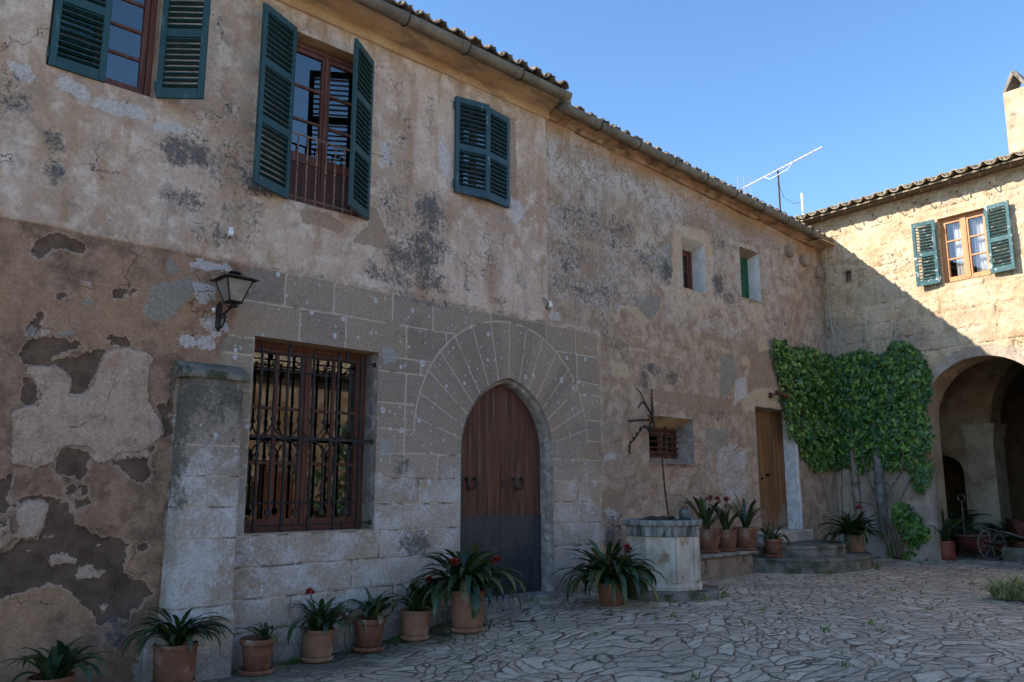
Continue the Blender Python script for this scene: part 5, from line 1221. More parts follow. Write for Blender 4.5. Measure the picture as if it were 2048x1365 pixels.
b = MB(); octo(b, [(.476, .76), (.50, .765), (.505, .78), (.505, .875), (.515, .89), (.54, .905), (.545, .955), (.535, .965), (.40, .965), (.385, .955), (.385, .80), (.0, .79)]); b.build('rim', simple('dark_streaked_rim_stone', (.16, .155, .15), (.34, .325, .30), 7, .9, .6, .012, .15, stretch=(1.6, 1.6, .4), c3=(.07, .075, .07), t3=(.5, .64)), we)
b = MB(); b.box(-.36, .36, -.16, .16, .0, .022, Matrix.Translation((WX, WY + .05, .966)) @ Matrix.Rotation(.5, 4, 'Z')); 
for k in (-.22, 0, .22): b.box(-.36, .36, -.012 + k * .6, .012 + k * .6, .022, .034, Matrix.Translation((WX, WY + .05, .966)) @ Matrix.Rotation(.5, 4, 'Z'))
b.build('cover', M['iron'], we)
bk = thing('bucket', 'small grey metal bucket standing on the well rim', 'bucket', (9.30, -1.22, .966))
b = MB(); b.lathe([(.062, 0), (.078, .02), (.080, .105), (.074, .125), (.060, .132), (0, .132)], 20, (0, 0, 0)); b.build('pail', M['galv'], bk, True, True)
b = MB(); b.tube([(.08 * math.cos(t), 0, .10 + .075 * math.sin(t)) for t in np.linspace(0, math.pi, 13)], .005, 5); b.build('handle', M['iron'], bk, local=True)
# wrought-iron pulley arm above the well
ar = thing('pulley_arm', 'rusty wrought iron arm with twisted hook projecting from wall above the well', 'iron arm', (10.23, 0, 2.4))
b = MB(); b.tube([(10.24, .03, 2.41), (9.4, -.44, 2.33), (8.5, -.96, 2.235)], .019, 6); b.build('bar', M['iron'], ar)
b = MB(); n = 60
b.tube([(10.22 + .006 * math.cos(k * .9), -.05 + .006 * math.sin(k * .9), 2.36 + .52 * k / n) for k in range(n + 1)], [.026 - .018 * k / n + .004 * math.sin(k * .9) for k in range(n + 1)], 6); b.build('spike', M['iron'], ar)
P = [Vector((10.18, -.03, 2.22)), Vector((9.95, -.16, 2.27)), Vector((9.6, -.33, 2.25)), Vector((9.2, -.55, 2.12)), Vector((8.85, -.75, 2.02)), Vector((8.5, -.95, 1.93)), Vector((8.47, -.97, 1.86)), Vector((8.47, -.97, 1.80))]
Q = []
for i in range(len(P) - 1):
    for k in range(10): Q.append(P[i].lerp(P[i + 1], k / 10) + Vector((0, 0, .011 * math.cos((i * 10 + k) * .8))) + Vector((.008 * math.sin((i * 10 + k) * .8), 0, 0)))
b = MB(); b.tube(Q, [.024 + .006 * math.cos(k * .8) - .0002 * k for k in range(len(Q))], 6); b.build('twisted_hook', M['iron'], ar)
b = MB(); b.tube([(10.2, -.05, 2.48), (9.85, -.22, 2.58), (9.5, -.42, 2.60), (9.25, -.55, 2.52), (9.2, -.58, 2.48)], [.018, .016, .014, .012, .008], 6); b.tube([(9.85, -.22, 2.59), (9.4, -.45, 2.74), (9.2, -.55, 2.75)], .008, 5); b.build('curl', M['iron'], ar)
b = MB(); b.tube([(10.235 + .05 * math.cos(t), -.03, 2.33 + .06 * math.sin(t)) for t in np.linspace(0, 2 * math.pi, 14)], .014, 6); b.build('ring', M['iron'], ar)
P0 = Vector((10.46, -.03, 1.83)); P1 = Vector((9.27, -.98, .985)); b = MB(); n = 90
Q = [P0.lerp(P1, k / n) - Vector((0, 0, .16 * math.sin(math.pi * (k / n)) * (1 - .3 * k / n))) for k in range(n + 1)]
b.tube([q + Vector((.004 * math.cos(k * 1.6), 0, .004 * math.sin(k * 1.6))) for k, q in enumerate(Q)], [.013 + .004 * math.cos(k * 1.6) for k in range(n + 1)], 6)
chn = b.build('well_chain', M['rust']); tag(chn, 'rusty chain sagging from the small grated window down to the well', 'chain')

# ------------------------------------------------------------------ wall lantern, insulators, floodlight, cables
ln = thing('wall_lantern', 'black iron lantern with frosted panes on a scrolled bracket left of the barred window', 'lantern', (3.33, 0, 3.0))
b = MB(); b.box(3.305, 3.355, -.03, .02, 2.90, 3.13, bev=.008); b.lathe([(0, 0), (.022, .02), (0, .06)], 8, (3.33, -.015, 3.12)); b.lathe([(0, -.05), (.02, -.02), (0, 0)], 8, (3.33, -.015, 2.91))
b.tube([(3.33, -.02, 3.02), (3.335, -.10, 3.03), (3.345, -.18, 3.06), (3.35, -.25, 3.085)], .013, 7)
b.tube([(3.33, -.02, 2.92), (3.335, -.07, 2.90), (3.34, -.11, 2.94), (3.342, -.13, 3.0), (3.34, -.12, 3.035)], .010, 6)
b.tube([(3.34, -.115 + .03 * math.cos(t), 2.985 + .03 * math.sin(t)) for t in np.linspace(0, 5.2, 14)], .007, 5); b.lathe([(0, -.018), (.018, 0), (0, .018)], 8, (3.341, -.125, 2.96)); b.build('bracket', M['iron'], ln)
def frus(b, z0, z1, h0, h1, c=(3.352, -.26)):
    return [[(c[0] + sx * h, c[1] + sy * h, z) for sx, sy in ((-1, -1), (1, -1), (1, 1), (-1, 1))] for z, h in ((z0, h0), (z1, h1))]
lo, hi = frus(b, 3.125, 3.335, .062, .128)
b = MB()
for k in range(4):
    b.tube([lo[k], hi[k]], .0085, 6); b.tube([lo[k], lo[(k + 1) % 4]], .009, 6); b.tube([hi[k], hi[(k + 1) % 4]], .009, 6); b.lathe([(0, -.022), (.011, -.01), (0, 0)], 6, (lo[k][0], lo[k][1], 3.12))
b.lathe([(0, -.05), (.018, -.045), (.022, -.02), (.05, -.008), (.066, .0), (0, .002)], 12, (3.352, -.26, 3.122))
for k in range(8): a = k * math.pi / 4; b.tube([(3.352 + .018 * math.cos(a), -.26 + .018 * math.sin(a), 3.075), (3.352 + .055 * math.cos(a), -.26 + .055 * math.sin(a), 3.085), (3.352 + .06 * math.cos(a), -.26 + .06 * math.sin(a), 3.12)], .004, 4)
b.build('lantern_frame', M['iron'], ln)
for k in range(4):
    g = MB(); g.quad(lo[k], lo[(k + 1) % 4], hi[(k + 1) % 4], hi[k]); g.build('glass_panel', M['lampglass'], ln)
b = MB(); A, B = frus(b, 3.338, 3.392, .178, .055); b.add(A + B, [(0, 1, 5, 4), (1, 2, 6, 5), (2, 3, 7, 6), (3, 0, 4, 7), (3, 2, 1, 0), (4, 5, 6, 7)])
b.build('lantern_roof', M['iron'], ln); b = MB(); b.lathe([(.02, 0), (.02, .015), (.062, .018), (.05, .034), (.02, .042), (0, .044)], 16, (3.352, -.26, 3.392)); b.build('cap', M['iron'], ln)
g = MB(); g.tube([(3.27, -.02, 3.06), (3.25, -.06, 3.075)], .017, 8); g.build('lamp_switch', M['white'], ln)
def insulator(x, z, label):
    b = MB(); b.lathe([(0, -.05), (.028, -.05), (.03, .0), (.018, .008), (.022, .02), (.020, .035), (0, .04)], 12, (x, -.055, z)); o = b.build('wall_insulator', M['white'], None, True)
    tag(o, label, 'insulator', 'white porcelain insulators on the front wall')
    h = MB(); h.tube([(x, .03, z - .06), (x, -.04, z - .07), (x, -.055, z - .05)], .006, 5); h.build('hook', M['rust'], o)
insulator(3.377, 3.89, 'white porcelain insulator on grey-stained plaster high above the lantern')
insulator(7.975, 3.87, 'white porcelain insulator at the plaster seam above the pointed portal')
b = MB(); b.tube([(7.86, -.02, 3.93), (7.89, -.05, 3.92), (7.92, -.05, 3.86), (7.93, -.02, 3.80)], .008, 5); o = b.build('wall_hook', M['iron']); tag(o, 'bent black iron hook beside the insulator above the portal', 'hook')
fl = thing('flood_light', 'rusty spot lamp on a short arm above the brown side door', 'lamp', (14.0, 0, 3.08))
b = MB(); b.box(13.86, 13.93, -.04, .02, 3.02, 3.12, bev=.01); b.tube([(13.9, -.03, 3.08), (14.02, -.10, 3.10), (14.15, -.14, 3.07)], .014, 6); b.build('arm', M['rust'], fl)
b = MB(); b.tube([(13.93, -.10, 3.13), (14.22, -.17, 3.06)], [.03, .055], 12); b.build('lamp_head', M['rust'], fl)
b = MB(); p = [ew(.17, .12, 6.35), ew(.13, .07, 6.1), ew(.10, .05, 5.6), ew(.12, .05, 4.9), ew(.18, .06, 4.45), ew(.30, .08, 4.05), ew(.36, .1, 3.7)]; b.tube(p, .013, 6); o = b.build('wall_cable', M['cable']); tag(o, 'pale cable running down the corner from gutter into the ivy', 'cable')

# ------------------------------------------------------------------ aerials on the wing roof
an = thing('roof_antenna', 'long slim television aerial on a thin rusty mast above the roof corner', 'antenna', (17.585, 1.5, 7.4))
b = MB(); b.tube([(17.585, 1.5, 7.3), (17.585, 1.5, 8.98)], .021, 8); b.build('mast', M['rust'], an)
e0 = Vector((17.0, .1, 8.93)); e1 = Vector((17.98, 2.68, 8.93)); d_ = (e1 - e0).normalized(); s_ = Vector((d_.y, -d_.x, 0))
b = MB(); b.tube([e0, e1], .017, 6)
b.tube([e0 + d_ * .95, e0 + d_ * 1.12 - Vector((0, 0, .11)), e0 + d_ * 1.75 - Vector((0, 0, .13)), e0 + d_ * 1.95], .010, 5); b.build('boom', M['alu'], an)
for k in range(15):
    b = MB(); p = e0 + d_ * (.12 + k * .155); L = .12 - .002 * k; b.tube([p - s_ * L, p + s_ * L], .005, 4); b.build('director_rod', M['alu'], an)
b = MB(); q = e1 - d_ * .04
for h in (-.16, -.06, .06, .16, .26): b.tube([q - s_ * .2 + Vector((0, 0, h)), q + s_ * .2 + Vector((0, 0, h))], .005, 4)
for s in (-.2, 0, .2): b.tube([q + s_ * s - Vector((0, 0, .16)), q + s_ * s + Vector((0, 0, .30))], .006, 4)
b.build('reflector', M['alu'], an)
b = MB(); b.tube([(17.585, 1.5, 8.6), (17.9, 1.55, 8.35), (18.3, 1.5, 8.28), (18.65, 1.45, 8.42)], .005, 4); b.build('aerial_cable', M['iron'], an)
for (x, y, z0, z1, r, lab) in ((18.75, 1.5, 7.5, 8.66, .035, 'tall white vent pipe standing beyond the roof corner'), (19.6, 1.3, 7.6, 8.42, .032, 'short white vent pipe just clearing the sunlit tiles')):
    b = MB(); b.tube([(x, y, z0), (x, y, z1)], r, 10); b.tube([(x, y, z1 - .36), (x, y, z1 - .34)], r * 1.15, 10); o = b.build('vent_pipe', M['alu']); tag(o, lab, 'pipe', 'vent pipes on the wing roof')

# ------------------------------------------------------------------ old cart, barrow and slabs inside the arch
ca = thing('garden_cart', 'dark iron cart with two spoked wheels and ring handled rod under the arch', 'cart', (17.1, -2.2, .085))
A = Vector((16.92, -2.56, .372)); B = Vector((17.40, -1.86, .372)); ax = (B - A).normalized(); fw_ = Vector((ax.y, -ax.x, 0)); up = Vector((0, 0, 1))
M['carti'] = simple('worn_grey_iron', (.08, .07, .062), (.20, .18, .16), 14, .6, .3, .003, .4, .3)
for c in (A, B):
    b = MB(); N = 28
    for (r_, w2_) in ((.275, .016),): b.tube([c + fw_ * r_ * math.cos(t) + up * r_ * math.sin(t) for t in np.linspace(0, 2 * math.pi, N + 1)], w2_, 6, cap=False)
    wh = b.build('wheel', M['carti'], ca)
    b = MB()
    for k in range(8): a = k * math.pi / 4 + .2; b.tube([c, c + fw_ * .27 * math.cos(a) + up * .27 * math.sin(a)], .009, 5)
    b.build('spokes', M['carti'], wh); b = MB(); b.tube([c - ax * .05, c + ax * .05], .035, 10); b.build('hub', M['iron'], wh)
b = MB(); b.tube([A, B], .016, 6); b.build('axle', M['iron'], ca)
b = MB()
for s in (.2, .8):
    p = A.lerp(B, s); b.tube([p + up * .14 - fw_ * .35, p + up * .14 + fw_ * .55], .018, 6)
for f_ in (-.35, .1, .55): b.tube([A.lerp(B, .2) + up * .14 + fw_ * f_, A.lerp(B, .8) + up * .14 + fw_ * f_], .016, 6)
b.build('frame', M['carti'], ca)
b = MB(); c = A.lerp(B, .5) + up * .02; b.tube([c - ax * .26, c + ax * .26], .17, 18); b.build('tank', simple('dull_red_tank', (.10, .025, .02), (.15, .045, .035), 6, .7, .3, .004, .2), ca)
b = MB(); p = A.lerp(B, .62) + fw_ * -.12 + up * .15; b.tube([p, p + up * .62], .014, 6); q = p + up * .68; b.tube([q + ax * .10 * math.cos(t) + up * .06 * math.sin(t) for t in np.linspace(0, 2 * math.pi, 20)], .011, 6); b.build('ring_handle', M['carti'], ca)
wb = thing('wheelbarrow', 'dark red barrow tray tipped behind the cart under the arch', 'wheelbarrow', (17.5, -3.2, .09))
b = MB(); T = Matrix.Translation((17.35, -3.15, .58)) @ Matrix.Rotation(R(-62), 4, 'Z') @ Matrix.Rotation(R(16), 4, 'Y')
P = [T @ Vector(p) for p in ((-.45, -.3, .12), (.5, -.3, .12), (.5, .3, .12), (-.45, .3, .12), (-.25, -.2, -.14), (.35, -.2, -.14), (.35, .2, -.14), (-.25, .2, -.14))]
b.add(P, [(0, 1, 5, 4), (1, 2, 6, 5), (2, 3, 7, 6), (3, 0, 4, 7), (4, 5, 6, 7)]); P2 = [p + Vector((0, 0, .012)) for p in P]; b.add(P2, [(4, 5, 1, 0), (5, 6, 2, 1), (6, 7, 3, 2), (7, 4, 0, 3), (7, 6, 5, 4)])
b.build('tray', simple('dark_rusty_red_tray', (.075, .022, .016), (.12, .045, .032), 5, .7, .3, .004, .2), wb)
for s in (-1, 1):
    b = MB(); b.tube([T @ Vector((-.5, s * .2, -.12)), T @ Vector((.45, s * .24, -.17)), T @ Vector((.95, s * .28, -.1))], .018, 6); b.build('shaft', M['bark'], wb)
    b = MB(); b.tube([T @ Vector((.35, s * .22, -.16)), (T @ Vector((.35, s * .22, -.16))) * 1 - Vector((0, 0, .36))], .014, 6); b.build('leg', M['iron'], wb)
b = MB(); c = T @ Vector((-.55, 0, -.22)); c.z = .09 + .18; h_ = Vector((math.cos(R(-62)), math.sin(R(-62)), 0)); b.tube([c + h_ * .16 * math.cos(t) + up * .16 * math.sin(t) for t in np.linspace(0, 2 * math.pi, 21)], .022, 8, cap=False); b.build('wheel', M['iron'], wb)
for (x, y, a, lab) in ((16.95, -3.02, 18, 'grey stone slab leaning in the shade below the barrow'), (17.15, -3.5, 28, 'second grey slab leaning further into the arch')):
    b = MB(); b.box(-.03, .03, -.30, .30, 0, .25, Matrix.Translation((x, y, .08)) @ Matrix.Rotation(R(a), 4, 'Z') @ Matrix.Rotation(R(14), 4, 'Y'), bev=.012); o = b.build('stone_slab', M['step']); tag(o, lab, 'slab', 'stone slabs leaning under the arch')

# ------------------------------------------------------------------ plants
def strap(b, base, az, el, L, w, droop, rr, m=0, seg=9, fold=.28):
    """arching strap leaf"""
    r = rr.random(); p = Vector(base); V = []; F = []; e = el; step = L / seg
    h = Vector((math.cos(az), math.sin(az), 0)); side = Vector((-math.sin(az), math.cos(az), 0)); twist = rr.uniform(-.25, .25)
    for i in range(seg + 1):
        t = i / seg
        wd = w * (min(1, .45 + t * 2.6) if t < .3 else 1) * (1 - max(0, (t - .68) / .32) ** 2) + .0015
        d = h * math.cos(e) + Vector((0, 0, 1)) * math.sin(e); nn = h * -math.sin(e) + Vector((0, 0, 1)) * math.cos(e)
        s = side * math.cos(twist * t) + nn * math.sin(twist * t)
        V += [p - s * wd + nn * wd * fold, p, p + s * wd + nn * wd * fold]
        p = p + d * step; e -= droop * (.35 + 1.5 * t) / seg
        az += twist * .05; h = Vector((math.cos(az), math.sin(az), 0)); side = Vector((-math.sin(az), math.cos(az), 0))
    for i in range(seg): a = i * 3; F += [(a, a + 1, a + 4, a + 3), (a + 1, a + 2, a + 5, a + 4)]
    b.add(V, F, m, r)
def bloom(b, c, size, rr):
    for k in range(15):
        a = rr.uniform(0, 6.28); e = rr.uniform(-.3, 1.4); d = Vector((math.cos(a) * math.cos(e), math.sin(a) * math.cos(e), math.sin(e)))
        q = c + d * size * .45; tip = c + d * size; s = d.cross(Vector((0, 0, 1))); s = s.normalized() if s.length > .1 else Vector((1, 0, 0)); u = s.cross(d)
        pts = [c + d * size * .1]
        for j in range(5): t = j * 1.257; pts.append(q + (s * math.cos(t) + u * math.sin(t)) * size * .14)
        for j in range(5): t = j * 1.257 + .2; pts.append(tip + (s * math.cos(t) + u * math.sin(t)) * size * .30)
        F = [(0, 1 + j, 1 + (j + 1) % 5) for j in range(5)] + [(1 + j, 6 + j, 1 + (j + 1) % 5) for j in range(5)]
        b.add(pts, F, 0, rr.random())
def pot_profile(kind, r, h):
    if kind == 'rim': return [(r * .68, 0), (r * .86, h * .76), (r * .86, h * .80), (r * .98, h * .82), (r, h * .90), (r * .98, h * .99), (r * .93, h), (r * .86, h * .97), (r * .82, h * .86)]
    if kind == 'cyl': return [(r * .84, 0), (r * .9, h * .3), (r * .95, h * .8), (r * .97, h * .88), (r, h * .9), (r, h * .99), (r * .96, h), (r * .9, h * .98), (r * .88, h * .88)]
    if kind == 'belly': return [(r * .66, 0), (r * .80, h * .14), (r * .97, h * .48), (r * 1.0, h * .66), (r * .95, h * .84), (r * .93, h * .88), (r * 1.02, h * .93), (r * 1.03, h * .985), (r * .98, h), (r * .9, h * .97), (r * .85, h * .88)]
    return [(r * .78, 0), (r * .9, h * .5), (r * .96, h * .84), (r * .97, h * .86), (r * 1.02, h * .88), (r * 1.02, h * .97), (r, h), (r * .93, h * .99), (r * .9, h * .88)]
def potted(label, x, y, z, r, h, kind, mat, nl, L, w, nf, seed, saucer=True, el=(45, 86), droop=(1.6, 2.6), leafm='strap', fl_h=.7, lugs=False):
    rr = random.Random(seed)
    o = thing('potted_plant', label, 'potted plant', (x, y, z), 'clay pots of red flowering strap leaved plants')
    o.rotation_euler = (R(rr.uniform(-1, 1)), R(rr.uniform(-1, 1)), rr.uniform(0, .4))
    s = .045 if saucer else 0
    if saucer:
        b = MB(); b.lathe([(r * .80, 0), (r * .95, .012), (r * 1.0, .04), (r * .97, .05), (r * .93, .042), (r * .88, .016), (0, .014)], 30); b.build('saucer', M[mat], o, True, True)
    b = MB(); b.lathe([(q, zz + (s * .35)) for q, zz in pot_profile(kind, r, h)] + [(0, h * .80 + s * .35)], 34, wob=.006)
    for k in (.45, .6): pass
    p = b.build('pot', M[mat], o, True, True)
    if lugs:
        b = MB()
        for a in (R(-120), R(-40)):
            c = Vector((math.cos(a) * r * 1.02, math.sin(a) * r * 1.02, h * .78)); t_ = Vector((-math.sin(a), math.cos(a), 0)); q_ = Vector((math.cos(a), math.sin(a), 0))
            b.tube([c + t_ * .03 * math.cos(k) + Vector((0, 0, .04 * math.sin(k))) + q_ * .012 for k in np.linspace(0, 6.28, 14)], .011, 6)
        b.build('lug_handle', M[mat], p, True, True)
    top = h * .86 + s * .35
    b = MB(); b.lathe([(r * .86, top - .02), (r * .5, top + .008), (0, top + .012)], 24); b.build('soil', M['soil'], o, True, True)
    b = MB(); fans = max(1, nl // 9); cs = [(rr.uniform(-.45, .45) * r, rr.uniform(-.45, .45) * r, rr.uniform(0, 3.14)) for _ in range(fans)]
    for i in range(nl):
        cx, cy, ca_ = cs[i % fans]; t = rr.random()
        az = rr.uniform(0, 6.283); e = R(el[1] - (el[1] - el[0]) * t ** .8)
        ln_ = L * rr.uniform(.62, 1.08) * (.72 + .28 * t)
        strap(b, (cx + rr.uniform(-.02, .02), cy + rr.uniform(-.02, .02), top), az, e, ln_, w * rr.uniform(.75, 1.15), rr.uniform(*droop) * (.55 + .6 * t), rr)
    b.build('foliage', M[leafm], o, True, True, True)
    for k in range(nf):
        a = rr.uniform(R(170), R(330)) if k % 2 == 0 else rr.uniform(0, 6.28); hh = L * fl_h * rr.uniform(.85, 1.1); d = L * rr.uniform(.12, .38)
        c = Vector((math.cos(a) * d, math.sin(a) * d, top + hh)); b = MB()
        b.tube([(0, 0, top), (c.x * .45, c.y * .45, top + hh * .6), c], .006, 5, r=.3); bm = b.build('flower_stalk', M['strap'], o, local=True, rnd=True)
        b = MB(); bloom(b, c, .062 + .014 * rr.random(), rr); b.build('flower', M['flower'], bm, True, True, True)
    return o
potted('bushy strap leaved plant in wide clay pot cut off by the bottom left corner', 2.02, -.42, -.33, .17, .26, 'rim', 'terra', 30, .54, .026, 0, 101)
potted('spreading flowerless plant in wide clay pot below the buttress', 3.02, -.28, -.31, .185, .34, 'cyl', 'terra', 70, .62, .026, 0, 102, droop=(1.9, 2.9))
potted('sparse few leaved plant in small ribbed clay pot on a saucer below the buttress', 3.775, -.30, -.31, .165, .30, 'rim', 'terra', 12, .42, .02, 0, 103, el=(40, 88))
potted('plant with drooping leaves and one small dark red flower below the barred window', 4.46, -.20, -.305, .165, .29, 'cyl', 'terra_pale', 46, .58, .027, 1, 104, droop=(1.8, 2.8), fl_h=.75)
potted('dark clay pot with upright leaves bending one way below the right of the barred window', 5.06, -.21, -.28, .175, .31, 'rim', 'terra', 26, .55, .03, 0, 105, el=(50, 88))
potted('plant with single bright red flower head between the barred window and the portal', 5.59, -.29, -.225, .165, .29, 'cyl', 'terra_pale', 46, .54, .028, 1, 106, fl_h=.62)
potted('largest plant with long arching leaves and red blooms in tall pale pot before portal', 6.08, -.58, -.165, .188, .42, 'cyl', 'terra_pale', 130, .90, .036, 2, 107, el=(30, 86), droop=(1.9, 3.0), fl_h=.42)
potted('wide spreading plant with red flowers at the foot of the well', 7.85, -1.13, 0.0, .16, .26, 'plain', 'terra', 130, .92, .033, 2, 108, False, el=(25, 84), droop=(1.7, 2.8), fl_h=.46)
potted('red flowering plant in lugged clay pot nearest the well on the bench', 11.06, -.40, .402, .178, .34, 'belly', 'terra', 17, .80, .03, 2, 109, el=(52, 88), droop=(.7, 1.7), fl_h=.60, lugs=True)
potted('middle plant of the three on the bench with one dark red flower', 11.56, -.40, .402, .165, .32, 'belly', 'terra', 13, .80, .03, 1, 110, el=(52, 88), droop=(.7, 1.7), fl_h=.70)
potted('plant with upright leaves in round clay pot nearest the side door on the bench', 11.99, -.47, .402, .178, .34, 'belly', 'terra', 14, .85, .03, 0, 111, el=(46, 86), droop=(.7, 1.6), lugs=True)
potted('thin grassy leaved plant in clay pot standing on the rounded steps', 12.5, -.68, .27, .155, .28, 'rim', 'terra', 40, .56, .014, 0, 112, el=(30, 80), droop=(1.5, 2.6))
potted('large dense plant with one red flower in pale pot between the steps and the ivy', 14.62, -1.07, .27, .17, .28, 'cyl', 'terra_pale', 130, .84, .025, 1, 113, el=(22, 84), droop=(1.3, 2.4), fl_h=.55)
potted('long leaved plant in glazed brick red pot just inside the arch', 16.56, -1.90, .08, .165, .34, 'cyl', 'redpot', 34, .95, .024, 0, 114, False, el=(45, 86), droop=(1.0, 2.2))

# grass tuft growing out of the paving
b = MB(); rr = random.Random(5)
for i in range(420):
    a = rr.uniform(0, 6.283); d = .30 * math.sqrt(rr.random()); c = Vector((11.62 + d * math.cos(a) * 1.15, -4.42 + d * math.sin(a), .06))
    strap(b, c, rr.uniform(0, 6.283), R(rr.uniform(40, 86)), rr.uniform(.16, .36), .0065, rr.uniform(1.0, 2.6), rr, seg=5)
o = b.build('grass_tuft', M['grassy'], None, True, False, True); tag(o, 'striped yellow green grass tuft growing out of the stone paving', 'grass tuft')

# weeds rooted along the foot of the wall and the plinths
b = MB(); rr = random.Random(33)
spots = [(rr.uniform(2.2, 9.0), rr.uniform(-.16, -.05)) for _ in range(46)] + [(WX + .76 * math.cos(a), WY + .76 * math.sin(a)) for a in [rr.uniform(2.6, 5.6) for _ in range(16)]]
spots += [(13.75 - 1.68 * math.cos(a), -1.68 * math.sin(a)) for a in [rr.uniform(.5, 2.9) for _ in range(14)]] + [(rr.uniform(15.4, 16.2), rr.uniform(-1.9, -.6)) for _ in range(14)] + [(rr.uniform(5, 13), rr.uniform(-4.5, -1.6)) for _ in range(26)]
for (x, y) in spots:
    for k in range(rr.randint(4, 9)): strap(b, (x + rr.gauss(0, .03), y + rr.gauss(0, .02), float(gz(x)) - .005), rr.uniform(0, 6.28), R(rr.uniform(25, 85)), rr.uniform(.025, .085), .005, rr.uniform(.6, 2), rr, seg=3)
o = b.build('weeds', M['grassy'] if False else M['creeper'], None, False, False, True); o['kind'] = 'stuff'

# ivy over the corner
LEAF = [(0, 0), (.30, -.12), (.52, .10), (.36, .34), (.40, .62), (.16, .66), (0, 1.0), (-.16, .66), (-.40, .62), (-.36, .34), (-.52, .10), (-.30, -.12)]
def ivy_leaf(b, p, n, down, size, rr, lift=.25):
    n = n.normalized(); y = (down - n * down.dot(n)).normalized(); x = y.cross(n)
    c = p + y * size * .35 + n * size * .10; V = [p + (x * u * size + y * v * size) - n * size * lift * abs(u) * .5 for u, v in LEAF] + [c]
    b.add(V, [(k, (k + 1) % 12, 12) for k in range(12)], 0, rr.random())
def scatter(b, n, poly, place, nrm, depth, size, seed, dens=None):
    rr = random.Random(seed); P = np.array(poly).reshape(-1, 2); i = 0; k = 0
    x0, z0 = P.min(0) - .08; x1, z1 = P.max(0) + .08
    while i < n and k < n * 20:
        k += 1; u = rr.uniform(x0, x1); v = rr.uniform(z0, z1)
        s = float(sdf(poly, np.array([u]), np.array([v]))[0]) + .13 * float(fbm(np.array(u * 3.2), np.array(v * 3.2), 77, 4))
        if s < 0: continue
        thick = depth * min(1, .25 + s * 1.6) * (.75 + .28 * float(fbm(np.array(u * 2.2), np.array(v * 2.2), 78, 3)))
        o = thick * (1 - (1 - rr.random()) ** 2.2 * .9); sz = rr.uniform(*size) * (.75 if s < .06 else 1)
        bend = Vector((rr.gauss(0, .62), rr.gauss(0, .62), rr.gauss(.2, .5)))
        dn = Vector((rr.gauss(0, .5), rr.gauss(0, .5), -1))
        ivy_leaf(b, place(u, o, v), nrm + bend, dn, sz, rr); i += 1
ivyf = [14.02,4.15,14.35,4.22,14.75,4.08,15.2,4.14,15.7,4.12,16.6,4.14,16.6,1.75,15.7,1.70,15.35,1.72,14.95,1.95,14.45,2.35,14.3,2.8,14.2,3.3,14.05,3.75]
ivye = [-.25,4.14,.35,4.10,.75,4.10,1.15,4.0,1.45,4.18,1.75,4.10,1.98,3.82,2.12,3.55,2.02,3.1,1.95,2.6,2.02,2.3,1.85,1.95,1.8,1.62,1.3,1.72,.7,1.76,-.25,1.78]
iv = thing('ivy', 'dense dark green ivy covering the corner between the two houses', 'ivy', tuple(ew(1.08, .15, .1)))
b = MB()
scatter(b, 3600, ivyf, lambda u, o, v: Vector((u, -.02 - o, v)), Vector((0, -1, 0)), .26, (.05, .125), 1)
scatter(b, 5000, ivye, lambda u, o, v: ew(u, .02 + o, v), Vector((-EY, EX, 0)), .26, (.05, .13), 2)
scatter(b, 160, [1.5,1.75,1.95,1.9,1.9,1.45,1.75,1.3,1.55,1.45], lambda u, o, v: ew(u, .08 + o, v), Vector((-EY, EX, 0)), .16, (.06, .11), 3)
b.build('foliage', M['ivy'], iv, False, False, True)
def vine(b, pts, r0, r1, seed):
    rr = random.Random(seed); P = [Vector(p) for p in pts]; Q = []
    for i in range(len(P) - 1):
        for k in range(5): Q.append(P[i].lerp(P[i + 1], k / 5) + Vector((rr.gauss(0, .008), rr.gauss(0, .008), rr.gauss(0, .008))))
    Q.append(P[-1]); n = len(Q); b.tube(Q, [r0 + (r1 - r0) * k / n for k in range(n)], 7)
for k, (pts, r0, r1) in enumerate([
    ([ew(1.22, .26, .1), ew(1.12, .22, .5), ew(.98, .2, 1.0), ew(1.2, .2, 1.35), ew(1.45, .18, 1.75), ew(1.5, .15, 2.4)], .034, .018),
    ([ew(1.26, .24, .1), ew(1.2, .2, .55), ew(1.0, .2, .95), ew(.8, .18, 1.4), ew(.68, .16, 1.85), ew(.6, .12, 2.5)], .028, .015),
    ([ew(1.30, .26, .1), ew(1.34, .2, .55), ew(1.3, .18, 1.0), ew(1.42, .17, 1.3), ew(1.62, .16, 1.6), ew(1.7, .12, 2.0)], .026, .012),
    ([ew(1.0, .2, 1.0), ew(.8, .22, 1.08), ew(.5, .2, 1.12), ew(.35, .15, 1.3)], .016, .010),
    ([ew(1.2, .2, 1.35), ew(1.05, .17, 1.6), ew(.95, .15, 1.9)], .014, .008),
    ([ew(1.18, .28, .12), ew(1.02, .24, .4), ew(.9, .22, .75), ew(.98, .2, 1.0)], .022, .016),
    ([ew(.12, .10, .2), ew(.1, .08, .9), ew(.14, .07, 1.6), ew(.1, .06, 2.2)], .015, .01),
    ([(15.9, -.06, .3), (15.85, -.05, 1.0), (15.6, -.05, 1.6), (15.3, -.05, 2.1)], .010, .007)]):
    b = MB(); vine(b, pts, r0 * .75, r1 * .7, 20 + k); b.build('stem', M['bark'], iv, True)
cr = thing('creeper', 'bright green vine bushing out at the foot of the ivy stems', 'creeper', tuple(ew(1.4, .3, .1)))
b = MB(); scatter(b, 230, [1.12,.95,1.25,1.15,1.45,1.1,1.65,.92,1.85,.72,1.82,.5,1.6,.42,1.5,.3,1.35,.45,1.25,.6,1.15,.7], lambda u, o, v: ew(u, .12 + o, v), Vector((-EY, EX, 0)), .42, (.08, .15), 6)
